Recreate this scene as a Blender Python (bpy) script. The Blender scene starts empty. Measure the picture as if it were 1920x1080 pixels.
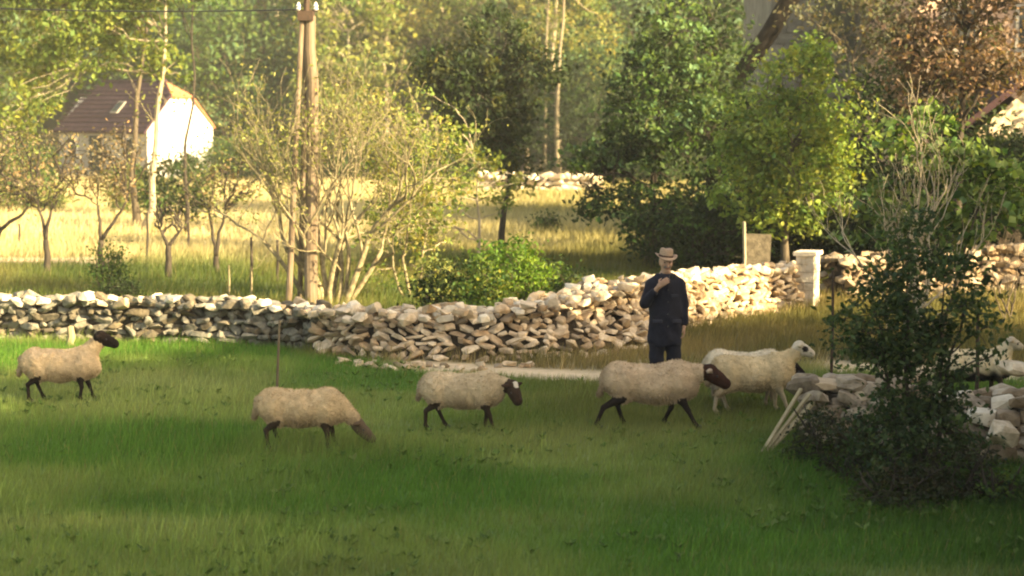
import bpy, math, random
import numpy as np
from mathutils import Vector, Matrix, noise as mnoise

R = math.radians
rng = np.random.default_rng(7)
random.seed(7)
SC = bpy.context.scene
COL = SC.collection

# ------------------------------------------------------------------ camera, sky, sun, exposure
CAM_H = 3.4
PITCH = math.atan(340 / 3454.0)
FPX = 3454.0
cam_d = bpy.data.cameras.new('camera')
cam = bpy.data.objects.new('camera', cam_d)
COL.objects.link(cam)
cam.location = (0, 0, CAM_H)
cam.rotation_euler = (math.pi / 2 - PITCH, 0, 0)
cam_d.sensor_width = 36
cam_d.lens = 36 * FPX / 1920
cam_d.clip_end = 1500
cam_d.clip_start = 0.1
cam_d.dof.use_dof = True
cam_d.dof.focus_distance = 21.0
cam_d.dof.aperture_fstop = 1.9
SC.camera = cam

SUN_EL, SUN_DIR = R(25), (0.87, -0.493)
world = bpy.data.worlds.new('World')
SC.world = world
world.use_nodes = True
wn = world.node_tree.nodes
bg = wn['Background']
sky = wn.new('ShaderNodeTexSky')
sky.sky_type = 'NISHITA'
sky.sun_disc = False
sky.sun_elevation = SUN_EL
sky.sun_rotation = math.atan2(SUN_DIR[0], SUN_DIR[1])
sky.dust_density = 2.5
sky.air_density = 0.8
sky.ozone_density = 0.6
world.node_tree.links.new(sky.outputs[0], bg.inputs[0])
bg.inputs[1].default_value = 0.115
sun_d = bpy.data.lights.new('sun', 'SUN')
sun_d.energy = 5.0
sun_d.angle = R(0.6)
sun_d.color = (1.0, 0.88, 0.66)
sun = bpy.data.objects.new('sun', sun_d)
COL.objects.link(sun)
to_sun = Vector((SUN_DIR[0] * math.cos(SUN_EL), SUN_DIR[1] * math.cos(SUN_EL), math.sin(SUN_EL)))
sun.rotation_euler = to_sun.to_track_quat('Z', 'Y').to_euler()
sun.location = (20, -10, 20)

SC.view_settings.view_transform = 'Standard'
SC.view_settings.look = 'None'
SC.view_settings.exposure = 2.1
SC.view_settings.gamma = 1.0
SC.view_settings.use_white_balance = True
SC.view_settings.white_balance_temperature = 9200
SC.view_settings.white_balance_tint = 6
SC.render.engine = 'CYCLES'
SC.cycles.filter_width = 2.0
SC.cycles.max_bounces = 6
SC.cycles.diffuse_bounces = 3
SC.cycles.transparent_max_bounces = 4
SC.cycles.use_denoising = True

# ------------------------------------------------------------------ helpers
def smooth(a, b, x):
    t = np.clip((x - a) / (b - a), 0, 1)
    return t * t * (3 - 2 * t)

def vnoise(x, y, s, seed=0):
    """value noise, numpy, scale s metres"""
    x = np.asarray(x, float) / s + seed * 17.31
    y = np.asarray(y, float) / s + seed * 9.17
    xi, yi = np.floor(x), np.floor(y)
    fx, fy = x - xi, y - yi
    fx = fx * fx * (3 - 2 * fx); fy = fy * fy * (3 - 2 * fy)
    def h(a, b):
        v = np.sin(a * 127.1 + b * 311.7 + seed * 3.7) * 43758.5453
        return v - np.floor(v)
    return (h(xi, yi) * (1 - fx) + h(xi + 1, yi) * fx) * (1 - fy) + (h(xi, yi + 1) * (1 - fx) + h(xi + 1, yi + 1) * fx) * fy

def fbm(x, y, s, seed=0):
    return (vnoise(x, y, s, seed) * .55 + vnoise(x, y, s * .45, seed + 1) * .3 + vnoise(x, y, s * .2, seed + 2) * .15)

def H(x, y):
    x = np.asarray(x, float); y = np.asarray(y, float)
    h = (fbm(x, y, 3.0, 5) - .5) * .10
    far = np.clip(y - 90, 0, None)
    h = h + 0.36 * np.minimum(far, 75) * smooth(0, 25, far) + (fbm(x, y, 30, 8) - .5) * 5 * smooth(90, 130, y)
    h = h + .25 * np.clip(np.abs(x) - 45, 0, 90) * smooth(20, 60, y)
    return h

def Hf(x, y):
    return float(H(x, y))

CP, SP = math.cos(PITCH), math.sin(PITCH)
def ray(px, py):
    u, v = (px - 960) / FPX, (540 - py) / FPX
    return (u, CP + v * SP, -SP + v * CP)
def at(px, py, Y):
    """a point seen at photo pixel px,py, at distance Y in front of the camera"""
    d = ray(px, py); t = Y / d[1]
    return (d[0] * t, Y, CAM_H + d[2] * t)
def gx(px, Y):
    return at(px, 500, Y)[0]
def gy(py):
    """ground distance for photo row py"""
    d = ray(960, py)
    return d[1] * (CAM_H / -d[2])
def gp(px, py):
    Y = gy(py); x = at(px, py, Y)[0]
    return (x, Y, Hf(x, Y))

def new_mesh(name, V, F, C=None, shade=False):
    V = np.asarray(V, np.float32); F = np.asarray(F, np.int32)
    me = bpy.data.meshes.new(name)
    n, k = F.shape
    me.vertices.add(len(V)); me.vertices.foreach_set('co', V.ravel())
    me.loops.add(n * k); me.loops.foreach_set('vertex_index', F.ravel())
    me.polygons.add(n); me.polygons.foreach_set('loop_start', np.arange(0, n * k, k, dtype=np.int32))
    me.polygons.foreach_set('use_smooth', np.full(n, bool(shade)))
    me.update(calc_edges=True)
    if C is not None:
        a = me.color_attributes.new('Col', 'FLOAT_COLOR', 'POINT')
        C = np.asarray(C, np.float32)
        if C.shape[1] == 3:
            C = np.hstack([C, np.ones((len(C), 1), np.float32)])
        a.data.foreach_set('color', C.ravel())
    return me

def link(name, me, mat=None, parent=None, loc=None, rot=None):
    o = bpy.data.objects.new(name, me)
    COL.objects.link(o)
    if mat is not None and me is not None and not me.materials:
        me.materials.append(mat)
    if parent is not None:
        o.parent = parent
    if loc is not None: o.location = loc
    if rot is not None: o.rotation_euler = rot
    return o

def obj(name, V, F, mat, parent=None, C=None, shade=False, **kw):
    return link(name, new_mesh(name, V, F, C, shade), mat, parent, **kw)

def tag(o, label=None, cat=None, group=None, kind=None):
    if label: o['label'] = label
    if cat: o['category'] = cat
    if group: o['group'] = group
    if kind: o['kind'] = kind
    elif label: o['kind'] = 'thing'
    return o

def empty(name, loc=(0, 0, 0), rz=0.0):
    o = bpy.data.objects.new(name, None)
    o.empty_display_size = .2
    COL.objects.link(o)
    o.location = loc; o.rotation_euler = (0, 0, rz)
    return o

class MB:
    """collects shapes (tris as quads with repeated index are avoided: everything triangulated)"""
    def __init__(s): s.V = []; s.F = []; s.n = 0
    def add(s, V, F):
        V = np.asarray(V, float); F = np.asarray(F, int)
        if F.shape[1] == 4:
            F = np.vstack([F[:, [0, 1, 2]], F[:, [0, 2, 3]]])
        s.V.append(V); s.F.append(F + s.n); s.n += len(V)
    def box(s, c, sz, rot=None):
        v = np.array([[x, y, z] for x in (-.5, .5) for y in (-.5, .5) for z in (-.5, .5)]) * np.array(sz)
        if rot is not None: v = v @ np.array(rot).T
        s.add(v + np.array(c), [[0, 1, 3, 2], [4, 6, 7, 5], [0, 4, 5, 1], [2, 3, 7, 6], [0, 2, 6, 4], [1, 5, 7, 3]])
    def tube(s, pts, rad, sides=6, cap=True):
        V, F = tube(np.asarray(pts, float), np.asarray(rad, float) * np.ones(len(pts)), sides, cap)
        s.add(V, F)
    def get(s):
        return np.vstack(s.V), np.vstack(s.F)
    def obj(s, name, mat, parent=None, **kw):
        V, F = s.get()
        return obj(name, V, F, mat, parent, **kw)

def tube(P, r, sides=6, cap=True):
    n = len(P)
    T = np.gradient(P, axis=0); T /= np.linalg.norm(T, axis=1, keepdims=True) + 1e-9
    ref = np.array([0, 0, 1.]) if abs(T[0][2]) < .9 else np.array([1., 0, 0])
    A = np.cross(T, ref); A /= np.linalg.norm(A, axis=1, keepdims=True) + 1e-9
    B = np.cross(T, A)
    th = np.linspace(0, 2 * math.pi, sides, endpoint=False)
    V = P[:, None, :] + r[:, None, None] * (A[:, None, :] * np.cos(th)[None, :, None] + B[:, None, :] * np.sin(th)[None, :, None])
    V = V.reshape(-1, 3)
    i = np.arange(n - 1)[:, None] * sides; j = np.arange(sides)[None, :]; j2 = (j + 1) % sides
    Q = np.stack([i + j, i + j2, i + sides + j2, i + sides + j], -1).reshape(-1, 4)
    F = np.vstack([Q[:, [0, 1, 2]], Q[:, [0, 2, 3]]])
    if cap:
        V = np.vstack([V, P[-1:] + T[-1:] * r[-1] * .3, P[:1]])
        e = (n - 1) * sides; k = np.arange(sides); k2 = (k + 1) % sides
        F = np.vstack([F, np.stack([e + k, e + k2, np.full(sides, n * sides)], -1), np.stack([k2, k, np.full(sides, n * sides + 1)], -1)])
    return V, F

# ------------------------------------------------------------------ materials
def mat_new(name):
    m = bpy.data.materials.new(name); m.use_nodes = True
    nt = m.node_tree
    for n in list(nt.nodes): nt.nodes.remove(n)
    out = nt.nodes.new('ShaderNodeOutputMaterial')
    return m, nt, out

def mat_leaf(name, tint=(1, 1, 1), trans=.42, rough=.6, gloss=.25):
    """leaf blades: vertex colour is each leaf's own colour"""
    m, nt, out = mat_new(name)
    N, L = nt.nodes, nt.links
    at_ = N.new('ShaderNodeAttribute'); at_.attribute_name = 'Col'
    mx = N.new('ShaderNodeMix'); mx.data_type = 'RGBA'; mx.blend_type = 'MULTIPLY'; mx.inputs[0].default_value = 1
    mx.inputs[7].default_value = (*tint, 1); L.new(at_.outputs['Color'], mx.inputs[6])
    p = N.new('ShaderNodeBsdfPrincipled'); p.inputs['Roughness'].default_value = rough
    p.inputs['Specular IOR Level'].default_value = gloss
    L.new(mx.outputs[2], p.inputs['Base Color'])
    t = N.new('ShaderNodeBsdfTranslucent')
    m2 = N.new('ShaderNodeMix'); m2.data_type = 'RGBA'; m2.blend_type = 'MULTIPLY'; m2.inputs[0].default_value = 1
    m2.inputs[7].default_value = (1.25, 1.2, .6, 1); L.new(mx.outputs[2], m2.inputs[6])
    L.new(m2.outputs[2], t.inputs[0])
    s = N.new('ShaderNodeMixShader'); s.inputs[0].default_value = trans
    L.new(p.outputs[0], s.inputs[1]); L.new(t.outputs[0], s.inputs[2]); L.new(s.outputs[0], out.inputs[0])
    return m

def mat_solid(name, c1, c2, scale=8, rough=.85, bump=.2, detail=6, attr=False, objrand=0.0, spec=.3, stretch=(1, 1, 1), c3=None, bdist=.02):
    m, nt, out = mat_new(name)
    N, L = nt.nodes, nt.links
    g = N.new('ShaderNodeNewGeometry')
    mp = N.new('ShaderNodeMapping'); mp.inputs['Scale'].default_value = stretch
    L.new(g.outputs['Position'], mp.inputs[0])
    nz = N.new('ShaderNodeTexNoise'); nz.inputs['Scale'].default_value = scale; nz.inputs['Detail'].default_value = detail
    nz.inputs['Roughness'].default_value = .65
    L.new(mp.outputs[0], nz.inputs['Vector'])
    cr = N.new('ShaderNodeValToRGB')
    cr.color_ramp.elements[0].position = .32; cr.color_ramp.elements[0].color = (*c1, 1)
    cr.color_ramp.elements[1].position = .68; cr.color_ramp.elements[1].color = (*c2, 1)
    if c3:
        e = cr.color_ramp.elements.new(.8); e.color = (*c3, 1)
    L.new(nz.outputs[0], cr.inputs[0])
    colour = cr.outputs[0]
    if attr:
        a = N.new('ShaderNodeAttribute'); a.attribute_name = 'Col'
        mx = N.new('ShaderNodeMix'); mx.data_type = 'RGBA'; mx.blend_type = 'MULTIPLY'; mx.inputs[0].default_value = 1
        L.new(colour, mx.inputs[6]); L.new(a.outputs['Color'], mx.inputs[7]); colour = mx.outputs[2]
    if objrand:
        oi = N.new('ShaderNodeObjectInfo')
        ad = N.new('ShaderNodeMath'); ad.operation = 'ADD'
        L.new(oi.outputs['Random'], ad.inputs[0]); L.new(g.outputs['Random Per Island'], ad.inputs[1])
        fr = N.new('ShaderNodeMath'); fr.operation = 'FRACT'; L.new(ad.outputs[0], fr.inputs[0])
        rr = N.new('ShaderNodeValToRGB')
        el = rr.color_ramp.elements
        el[0].position = 0; el[0].color = (1 - objrand, 1 - objrand * 1.02, 1 - objrand * 1.05, 1)
        el[1].position = 1; el[1].color = (1.12, 1.1, 1.05, 1)
        e = el.new(.25); e.color = (.75, .62, .48, 1)
        e = el.new(.5); e.color = (.95, .9, .84, 1)
        L.new(fr.outputs[0], rr.inputs[0])
        mx = N.new('ShaderNodeMix'); mx.data_type = 'RGBA'; mx.blend_type = 'MULTIPLY'; mx.inputs[0].default_value = 1
        L.new(colour, mx.inputs[6]); L.new(rr.outputs[0], mx.inputs[7]); colour = mx.outputs[2]
    p = N.new('ShaderNodeBsdfPrincipled'); p.inputs['Roughness'].default_value = rough
    p.inputs['Specular IOR Level'].default_value = spec
    L.new(colour, p.inputs['Base Color'])
    if bump:
        b = N.new('ShaderNodeBump'); b.inputs['Strength'].default_value = bump; b.inputs['Distance'].default_value = bdist
        n2 = N.new('ShaderNodeTexNoise'); n2.inputs['Scale'].default_value = scale * 3; n2.inputs['Detail'].default_value = 8
        L.new(mp.outputs[0], n2.inputs['Vector'])
        L.new(n2.outputs[0], b.inputs['Height']); L.new(b.outputs[0], p.inputs['Normal'])
    L.new(p.outputs[0], out.inputs[0])
    return m

M_GROUND = mat_solid('ground_soil', (.75, .75, .75), (1.15, 1.15, 1.15), scale=2.5, attr=True, bump=.5)
M_BLADE = mat_leaf('grass_blade', trans=.35, rough=.7, gloss=.15)
M_LEAF = mat_leaf('leaf', trans=.40)
M_STONE = mat_solid('limestone', (.34, .26, .18), (.74, .63, .49), scale=7, rough=.92, bump=.6, objrand=.55, c3=(.48, .33, .17))
M_STONE_GREY = mat_solid('weathered_limestone', (.10, .095, .08), (.30, .29, .25), scale=9, rough=.95, bump=.6, objrand=.6, c3=(.16, .17, .08))
M_STONE_WARM = mat_solid('warm_rubble_stone', (.16, .125, .09), (.44, .37, .29), scale=8, rough=.95, bump=.6, objrand=.5, c3=(.3, .2, .12))
M_STONE_CAP = mat_solid('bleached_cap_stone', (.52, .46, .38), (.74, .68, .58), scale=8, rough=.92, bump=.5, objrand=.3)
M_CORE = mat_solid('wall_core_rubble', (.025, .018, .012), (.08, .06, .04), scale=10, bump=.8)
M_BARK = mat_solid('bark', (.055, .04, .028), (.15, .12, .085), scale=14, bump=.8, stretch=(1, 1, .25))
M_BARK_DARK = mat_solid('dark_bark', (.025, .02, .016), (.07, .055, .04), scale=12, bump=.9, stretch=(1, 1, .25))
M_BARK_GREY = mat_solid('grey_pine_bark', (.15, .12, .08), (.30, .25, .17), scale=8, bump=.6, stretch=(1, 1, .3))
M_BARK_BLACK = mat_solid('blackened_bark', (.006, .005, .004), (.018, .014, .011), scale=8, bump=.9, spec=.03, stretch=(1, 1, .25))
M_BARK_PALE = mat_solid('pale_bark', (.26, .21, .15), (.46, .39, .28), scale=10, bump=.6, stretch=(1, 1, .3))
M_LICHEN = mat_solid('lichen_bark', (.09, .065, .038), (.38, .33, .20), scale=11, bump=.7, c3=(.5, .45, .3))
M_POLE = mat_solid('weathered_pole_wood', (.10, .07, .045), (.26, .20, .14), scale=9, bump=.5, stretch=(1, 1, .12))
M_PLANK = mat_solid('bleached_plank', (.24, .19, .11), (.40, .33, .20), scale=12, bump=.4, stretch=(1, 1, .2))
M_METAL = mat_solid('rusty_iron', (.03, .022, .018), (.09, .05, .03), scale=20, rough=.7, bump=.3)
M_PLASTER = mat_solid('white_plaster', (.72, .70, .65), (.82, .80, .76), scale=2.0, bump=.15)
M_PLASTER_SHADE = mat_solid('shade_grey_plaster', (.30, .27, .235), (.43, .40, .35), scale=1.5, bump=.3)  # grey copy of the plaster: the side wall's shade is in its colour
M_WALL_GREY = mat_solid('shaded_grey_masonry', (.09, .09, .08), (.20, .20, .18), scale=2.2, bump=.6, c3=(.30, .30, .26), bdist=.05)  # stone darkened so the barn wall's shade sits in the colour
M_WALL_PINK = mat_solid('pink_render', (.44, .28, .20), (.62, .42, .32), scale=1.6, bump=.4)
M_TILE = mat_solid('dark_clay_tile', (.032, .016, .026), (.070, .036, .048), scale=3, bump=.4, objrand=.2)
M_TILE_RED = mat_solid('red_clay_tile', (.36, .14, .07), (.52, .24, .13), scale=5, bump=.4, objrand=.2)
M_WOOD_DARK = mat_solid('dark_shutter_wood', (.03, .04, .035), (.07, .08, .065), scale=6, bump=.3, stretch=(1, 1, .2))
M_GLASS = mat_solid('dark_pane', (.02, .022, .025), (.035, .04, .045), scale=3, rough=.08, bump=0, spec=.6)
M_WOOL = mat_solid('sheep_fleece', (.86, .84, .80), (1.06, 1.05, 1.02), scale=24, rough=.98, bump=.9, attr=True, spec=.1, bdist=.015)
M_SKIN = mat_solid('skin', (.9, .9, .9), (1.05, 1.03, 1.0), scale=30, rough=.55, bump=.08, attr=True)
M_NAVY = mat_solid('navy_work_cloth', (.006, .006, .013), (.013, .014, .026), scale=20, rough=.95, bump=.25)
M_NAVY_SEAM = mat_solid('navy_flap_cloth', (.02, .021, .034), (.034, .036, .052), scale=20, rough=.95, bump=.25)
M_HAT = mat_solid('straw_hat', (.30, .20, .14), (.44, .31, .22), scale=60, rough=.9, bump=.4)
M_HATBAND = mat_solid('hat_band', (.06, .03, .025), (.10, .05, .04), scale=40, rough=.9, bump=.2)
M_SHOE = mat_solid('boot_leather', (.02, .016, .012), (.05, .04, .03), scale=20, rough=.6, bump=.2)
M_BLACK = mat_solid('black_plastic', (.012, .012, .013), (.02, .02, .022), scale=20, rough=.35, bump=0)
M_HAIR = mat_solid('grey_hair', (.14, .13, .12), (.28, .26, .24), scale=60, rough=.8, bump=.3)
M_CERAMIC = mat_solid('white_ceramic', (.65, .64, .6), (.75, .74, .7), scale=10, rough=.3, bump=0)

# ------------------------------------------------------------------ ground
WALL = np.array([(-14, 27.4), (-9, 27.0), (-7.4, 26.9), (-4, 26.4), (-2.6, 25.8), (-1.6, 25.1), (-.6, 24.9), (.4, 25.6), (1.5, 27.0), (3.2, 29.8), (5.0, 31.9), (6.5, 32.6), (10, 33.4), (40, 36)])
def wallY(x): return np.interp(x, WALL[:, 0], WALL[:, 1])
PATH = np.array([(-2.4, 24.6), (-1.5, 24.0), (-.6, 23.6), (.5, 23.2), (1.5, 23.1), (3.0, 23.6), (4.4, 24.0), (6.0, 23.4), (9, 22.4), (20, 20)])
def pathY(x): return np.interp(x, PATH[:, 0], PATH[:, 1])

def zones(x, y):
    """weights: lawn, path, dry, behind, meadow"""
    wy, py = wallY(x), pathY(x)
    n = (fbm(x, y, 1.2, 3) - .5)
    d = np.abs(y + n * .5 - py)
    path = (1 - smooth(.38, .68, d)) * smooth(-2.0, -.9, x) * (1 - .75 * smooth(1.4, 2.2, x) * smooth(4.4, 3.8, x))
    dry = smooth(.0, .5, y - py + n * .8) * (y < wy) * smooth(-2.9, -1.9, x + (y - 24) * .3)
    m0 = 40.5 + 2.5 * smooth(-6, 2, x)
    behind = (y >= wy) * (1 - smooth(m0 - 2, m0 + 2, y + n * 3))
    meadow = smooth(m0 - 2, m0 + 2, y + n * 3)
    path2 = (1 - smooth(.5, 1.1, np.abs(y - 41.2 - .04 * x))) * smooth(-8.0, -9.5, x)
    path = np.maximum(path, path2)
    return path, dry, behind, meadow

def ground_col(x, y, for_blade=False):
    path, dry, behind, meadow = zones(x, y)
    n1 = fbm(x, y, 2.6, 11)[:, None]; n2 = fbm(x, y, .9, 21)[:, None]; n3 = fbm(x, y, 7, 31)[:, None]
    g1 = np.array([.075, .165, .030]); g2 = np.array([.165, .225, .066]); g3 = np.array([.042, .098, .018])
    lawn = g1 + (g2 - g1) * smooth(.42, .68, n1) + (g3 - g1) * smooth(.5, .75, n2) * .45
    n4 = fbm(x, y * 2.4, 3.2, 77)[:, None]; lawn = lawn + (np.array([.26, .29, .11]) - lawn) * smooth(.56, .74, n4) * .55
    # browner, grazed lawn towards the path
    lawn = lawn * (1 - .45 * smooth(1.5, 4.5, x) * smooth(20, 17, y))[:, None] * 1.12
    lit_patch = np.exp(-((x + 4.3) / 1.7) ** 2 - ((y - 22.2) / 1.0) ** 2)[:, None] * .6; lawn = lawn * 1.25 * (1 - lit_patch) + np.array([.30, .34, .15]) * lit_patch  # pale oval stands in for weak sunlight on the left lawn
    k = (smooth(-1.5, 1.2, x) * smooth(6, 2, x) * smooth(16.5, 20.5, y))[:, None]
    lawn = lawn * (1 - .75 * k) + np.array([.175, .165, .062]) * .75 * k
    dryc = np.array([.34, .26, .12]) * (.75 + .6 * n2) + (np.array([.12, .13, .045]) - np.array([.34, .26, .12])) * np.clip(smooth(.40, .62, n1) * .85 + smooth(.5, .7, n2) * .3, 0, .95)
    dw = .55 * smooth(1.8, 4.5, x)[:, None]; dryc = dryc * (1 - dw) + np.array([.12, .115, .04]) * dw
    beh = np.array([.085, .125, .03]) + (np.array([.16, .16, .05]) - np.array([.085, .125, .03])) * smooth(.35, .65, n1)
    wr = smooth(-7, 2, x)[:, None]
    gold = np.array([.64, .55, .34]) * (.8 + .4 * n2)
    olive = np.array([.24, .22, .075])
    mead = gold + (olive - gold) * np.clip(smooth(.5, .7, n3) * .3 + wr * .45 + smooth(55, 70, y)[:, None] * .25, 0, .85)
    pathc = np.array([.60, .47, .31]) * (.85 + .3 * n2)
    c = lawn
    c = c * (1 - dry[:, None]) + dryc * dry[:, None]
    c = c * (1 - behind[:, None]) + beh * behind[:, None]
    c = c * (1 - meadow[:, None]) + mead * meadow[:, None]
    far = smooth(84, 92, y)[:, None]
    c = c * (1 - far) + np.array([.09, .085, .035]) * far
    if not for_blade:
        c = c * .8
    c = c * (1 - path[:, None]) + pathc * path[:, None]
    return c

ax = np.concatenate([-np.geomspace(260, 12, 60), np.linspace(-11.9, 11.9, 150), np.geomspace(12, 260, 60)])
ay = np.concatenate([-np.geomspace(120, 8, 20), np.linspace(-6, 34, 190), np.linspace(34.4, 100, 110), np.geomspace(101, 320, 40)])
X, Y = np.meshgrid(ax, ay)
xs, ys = X.ravel(), Y.ravel()
zs = H(xs, ys)
nx, ny = len(ax), len(ay)
ii = (np.arange(ny - 1)[:, None] * nx + np.arange(nx - 1)[None, :]).ravel()
Q = np.stack([ii, ii + 1, ii + nx + 1, ii + nx], -1)
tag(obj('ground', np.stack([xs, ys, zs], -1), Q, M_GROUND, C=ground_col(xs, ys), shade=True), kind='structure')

# ------------------------------------------------------------------ grass blades
def blades(name, n, xr, yr, hgt, wid, dens=None, mode='all', label=None, colmul=1.0, seed=1, tall=0.0):
    r = np.random.default_rng(seed)
    # uniform in the viewing wedge plus margin
    y = yr[0] + (yr[1] - yr[0]) * r.random(n) ** .9
    half = .30 * y + .8
    x = (r.random(n) * 2 - 1) * half
    if xr is not None:
        k = (x > xr[0]) & (x < xr[1]); x, y = x[k], y[k]
    path, dry, behind, meadow = zones(x, y)
    keep = np.ones(len(x), bool)
    if mode == 'lawn':
        keep = (y < wallY(x) - .1) & (dry < .5) & (r.random(len(x)) > path * 1.05)
    elif mode == 'dry':
        keep = (dry > .4) & (r.random(len(x)) > path * 1.1) & (y < wallY(x) + .3)
    elif mode == 'back':
        keep = (y > wallY(x) + .35)
        keep &= r.random(len(x)) > path
    if dens is not None:
        keep &= r.random(len(x)) < dens(x, y)
    x, y = x[keep], y[keep]
    n = len(x)
    z = H(x, y)
    patch = fbm(x, y, 1.6, 41) + 1.2 * np.exp(-((x + 2.0) / 1.2) ** 2 - ((y - 17.95) / .35) ** 2)
    h = hgt * (.45 + .9 * r.random(n)) * (.6 + .8 * patch)
    if tall: h = h * np.where(r.random(n) < tall, 2.0, 1)
    w = wid * (.6 + .8 * r.random(n))
    a = r.random(n) * math.pi * 2
    lean = r.normal(0, .28, (n, 2)) * h[:, None] + np.stack([np.full(n, .12), np.zeros(n)], -1) * h[:, None]
    P = np.stack([x, y, z - .01], -1)
    D = np.stack([np.cos(a), np.sin(a), np.zeros(n)], -1) * w[:, None] * .5
    T = P + np.stack([lean[:, 0], lean[:, 1], h], -1)
    V = np.stack([P - D, P + D, T], 1).reshape(-1, 3)
    F = np.arange(3 * n).reshape(-1, 3)
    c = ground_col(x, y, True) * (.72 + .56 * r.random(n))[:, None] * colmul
    # a few dry and a few very light blades
    dr = r.random(n)
    c = np.where((dr < .05)[:, None], np.array([.30, .26, .11]) * (.6 + .6 * r.random(n))[:, None], c)
    C = np.repeat(c, 3, 0)
    C[0::3] *= .8; C[1::3] *= .8
    o = obj(name, V, F, M_BLADE, C=C)
    return tag(o, label, 'grass', kind='stuff')

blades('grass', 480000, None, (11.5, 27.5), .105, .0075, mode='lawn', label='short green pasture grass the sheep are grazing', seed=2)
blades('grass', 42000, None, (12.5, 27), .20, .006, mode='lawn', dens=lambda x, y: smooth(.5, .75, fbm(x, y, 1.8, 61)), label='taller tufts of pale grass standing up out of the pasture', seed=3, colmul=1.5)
blades('grass', 95000, None, (23, 33), .21, .013, mode='dry', label='tall dry golden grass between the path and the stone wall', seed=4)
blades('grass', 90000, None, (25, 44), .22, .014, mode='back', label='rough olive green grass growing behind the dry stone wall', seed=5)
blades('grass', 150000, None, (40, 88), .26, .03, mode='back', label='sunlit golden hay meadow beyond the stone wall', seed=6)

r_w = np.random.default_rng(77); n = 2200
yw = 12.2 + 12.5 * r_w.random(n); xw = (r_w.random(n) * 2 - 1) * (.30 * yw + .5)
kk = (r_w.random(n) < smooth(.45, .7, fbm(xw, yw, 1.3, 91))) & (zones(xw, yw)[1] < .3) & (yw < wallY(xw) - .3); xw, yw = xw[kk], yw[kk]; n = len(xw)
P0 = np.repeat(np.stack([xw, yw, H(xw, yw) + .03], -1), 7, 0); m_ = len(P0); an = r_w.random(m_) * 6.28
dv = np.stack([np.cos(an), np.sin(an), .5 + .6 * r_w.random(m_)], -1); sd = np.stack([-np.sin(an), np.cos(an), np.zeros(m_)], -1)
ln = (.04 + .045 * r_w.random(m_))[:, None]; ww = ln * .28
VV = np.stack([P0, P0 + dv * ln * .5 + sd * ww, P0 + dv * ln * np.array([1, 1, .8]), P0 + dv * ln * .5 - sd * ww], 1).reshape(-1, 3)
cw = np.array([[.085, .16, .035], [.14, .20, .06], [.06, .11, .03]])[r_w.integers(0, 3, m_)] * (.7 + .6 * r_w.random(m_))[:, None]
tag(obj('grass_weeds', VV, np.arange(4 * m_).reshape(-1, 4), M_BLADE, C=np.repeat(cw, 4, 0)), 'broad leaved weeds scattered through the pasture grass', 'weeds', kind='stuff')
HAZE = 0.0008
if HAZE:
    mb = MB(); mb.box((0, 95, 22), (530, 470, 54))
    m, nt, out = mat_new('warm_air')
    pv = nt.nodes.new('ShaderNodeVolumePrincipled'); pv.inputs['Density'].default_value = HAZE
    pv.inputs['Color'].default_value = (.92, .92, .86, 1); pv.inputs['Anisotropy'].default_value = .2
    nt.links.new(pv.outputs[0], out.inputs['Volume'])
    tag(mb.obj('haze', m), kind='stuff')
    SC.cycles.volume_bounces = 0

# ------------------------------------------------------------------ stones and dry stone walls
def hull_stone(seed, sx=1, sy=1, sz=1, flat=.0, n=15):
    import bmesh
    r = np.random.default_rng(seed)
    p = r.normal(size=(n, 3)); p /= np.linalg.norm(p, axis=1, keepdims=True)
    p = np.sign(p) * np.abs(p) ** .62
    p *= (.40 + .12 * r.random((n, 1)))
    p *= np.array([sx, sy, sz])
    bm = bmesh.new()
    for q in p: bm.verts.new(q)
    res = bmesh.ops.convex_hull(bm, input=bm.verts)
    bmesh.ops.delete(bm, geom=list(set(res['geom_interior']) | set(res['geom_unused'])), context='VERTS')
    bmesh.ops.recalc_face_normals(bm, faces=bm.faces)
    bmesh.ops.triangulate(bm, faces=bm.faces)
    V = np.array([v.co[:] for v in bm.verts]); F = np.array([[v.index for v in f.verts] for f in bm.faces])
    bm.free()
    return V, F

HULLS = [hull_stone(100 + i, 1.0, .85, .62 + .1 * (i % 3), n=14 + (i % 3) * 2) for i in range(14)]
HULLS += [hull_stone(200 + i, 1.0, .85, .66 + .1 * (i % 3), n=25) for i in range(8)]
STONE_ME = {}
def stone_mesh(i, mat):
    k = (i, mat.name)
    if k not in STONE_ME:
        me = new_mesh('stone', *HULLS[i]); me.materials.append(mat); STONE_ME[k] = me
    return STONE_ME[k]

def rotm(ax_, ay_, az_):
    return np.array(Matrix.Rotation(az_, 3, 'Z') @ Matrix.Rotation(ay_, 3, 'Y') @ Matrix.Rotation(ax_, 3, 'X'))

def stones_as_parts(root, spec, cap=300):
    """spec: list of (x,y,z,size xyz,rot,mat,priority) in world coords; the largest-seen become parts, the rest one rubble part"""
    spec.sort(key=lambda s: -s[6])
    rest = {}
    base = np.array(root.location)
    for k, (x, y, z, s, e, m, pr) in enumerate(spec):
        i = random.randrange(22) if cap != 220 else 14 + random.randrange(8)
        if k < cap:
            o = bpy.data.objects.new('stone', stone_mesh(i, m)); COL.objects.link(o); o.parent = root
            o.location = (x - base[0], y - base[1], z - base[2]); o.scale = s; o.rotation_euler = e
        else:
            V, F = HULLS[i]
            rest.setdefault(m.name, (m, MB()))[1].add((V * np.array(s)) @ rotm(*e).T + np.array([x, y, z]) - base, F)
    for nm, (m, mb) in rest.items():
        o = mb.obj('rubble', m, root); o['kind'] = 'stuff'

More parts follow.
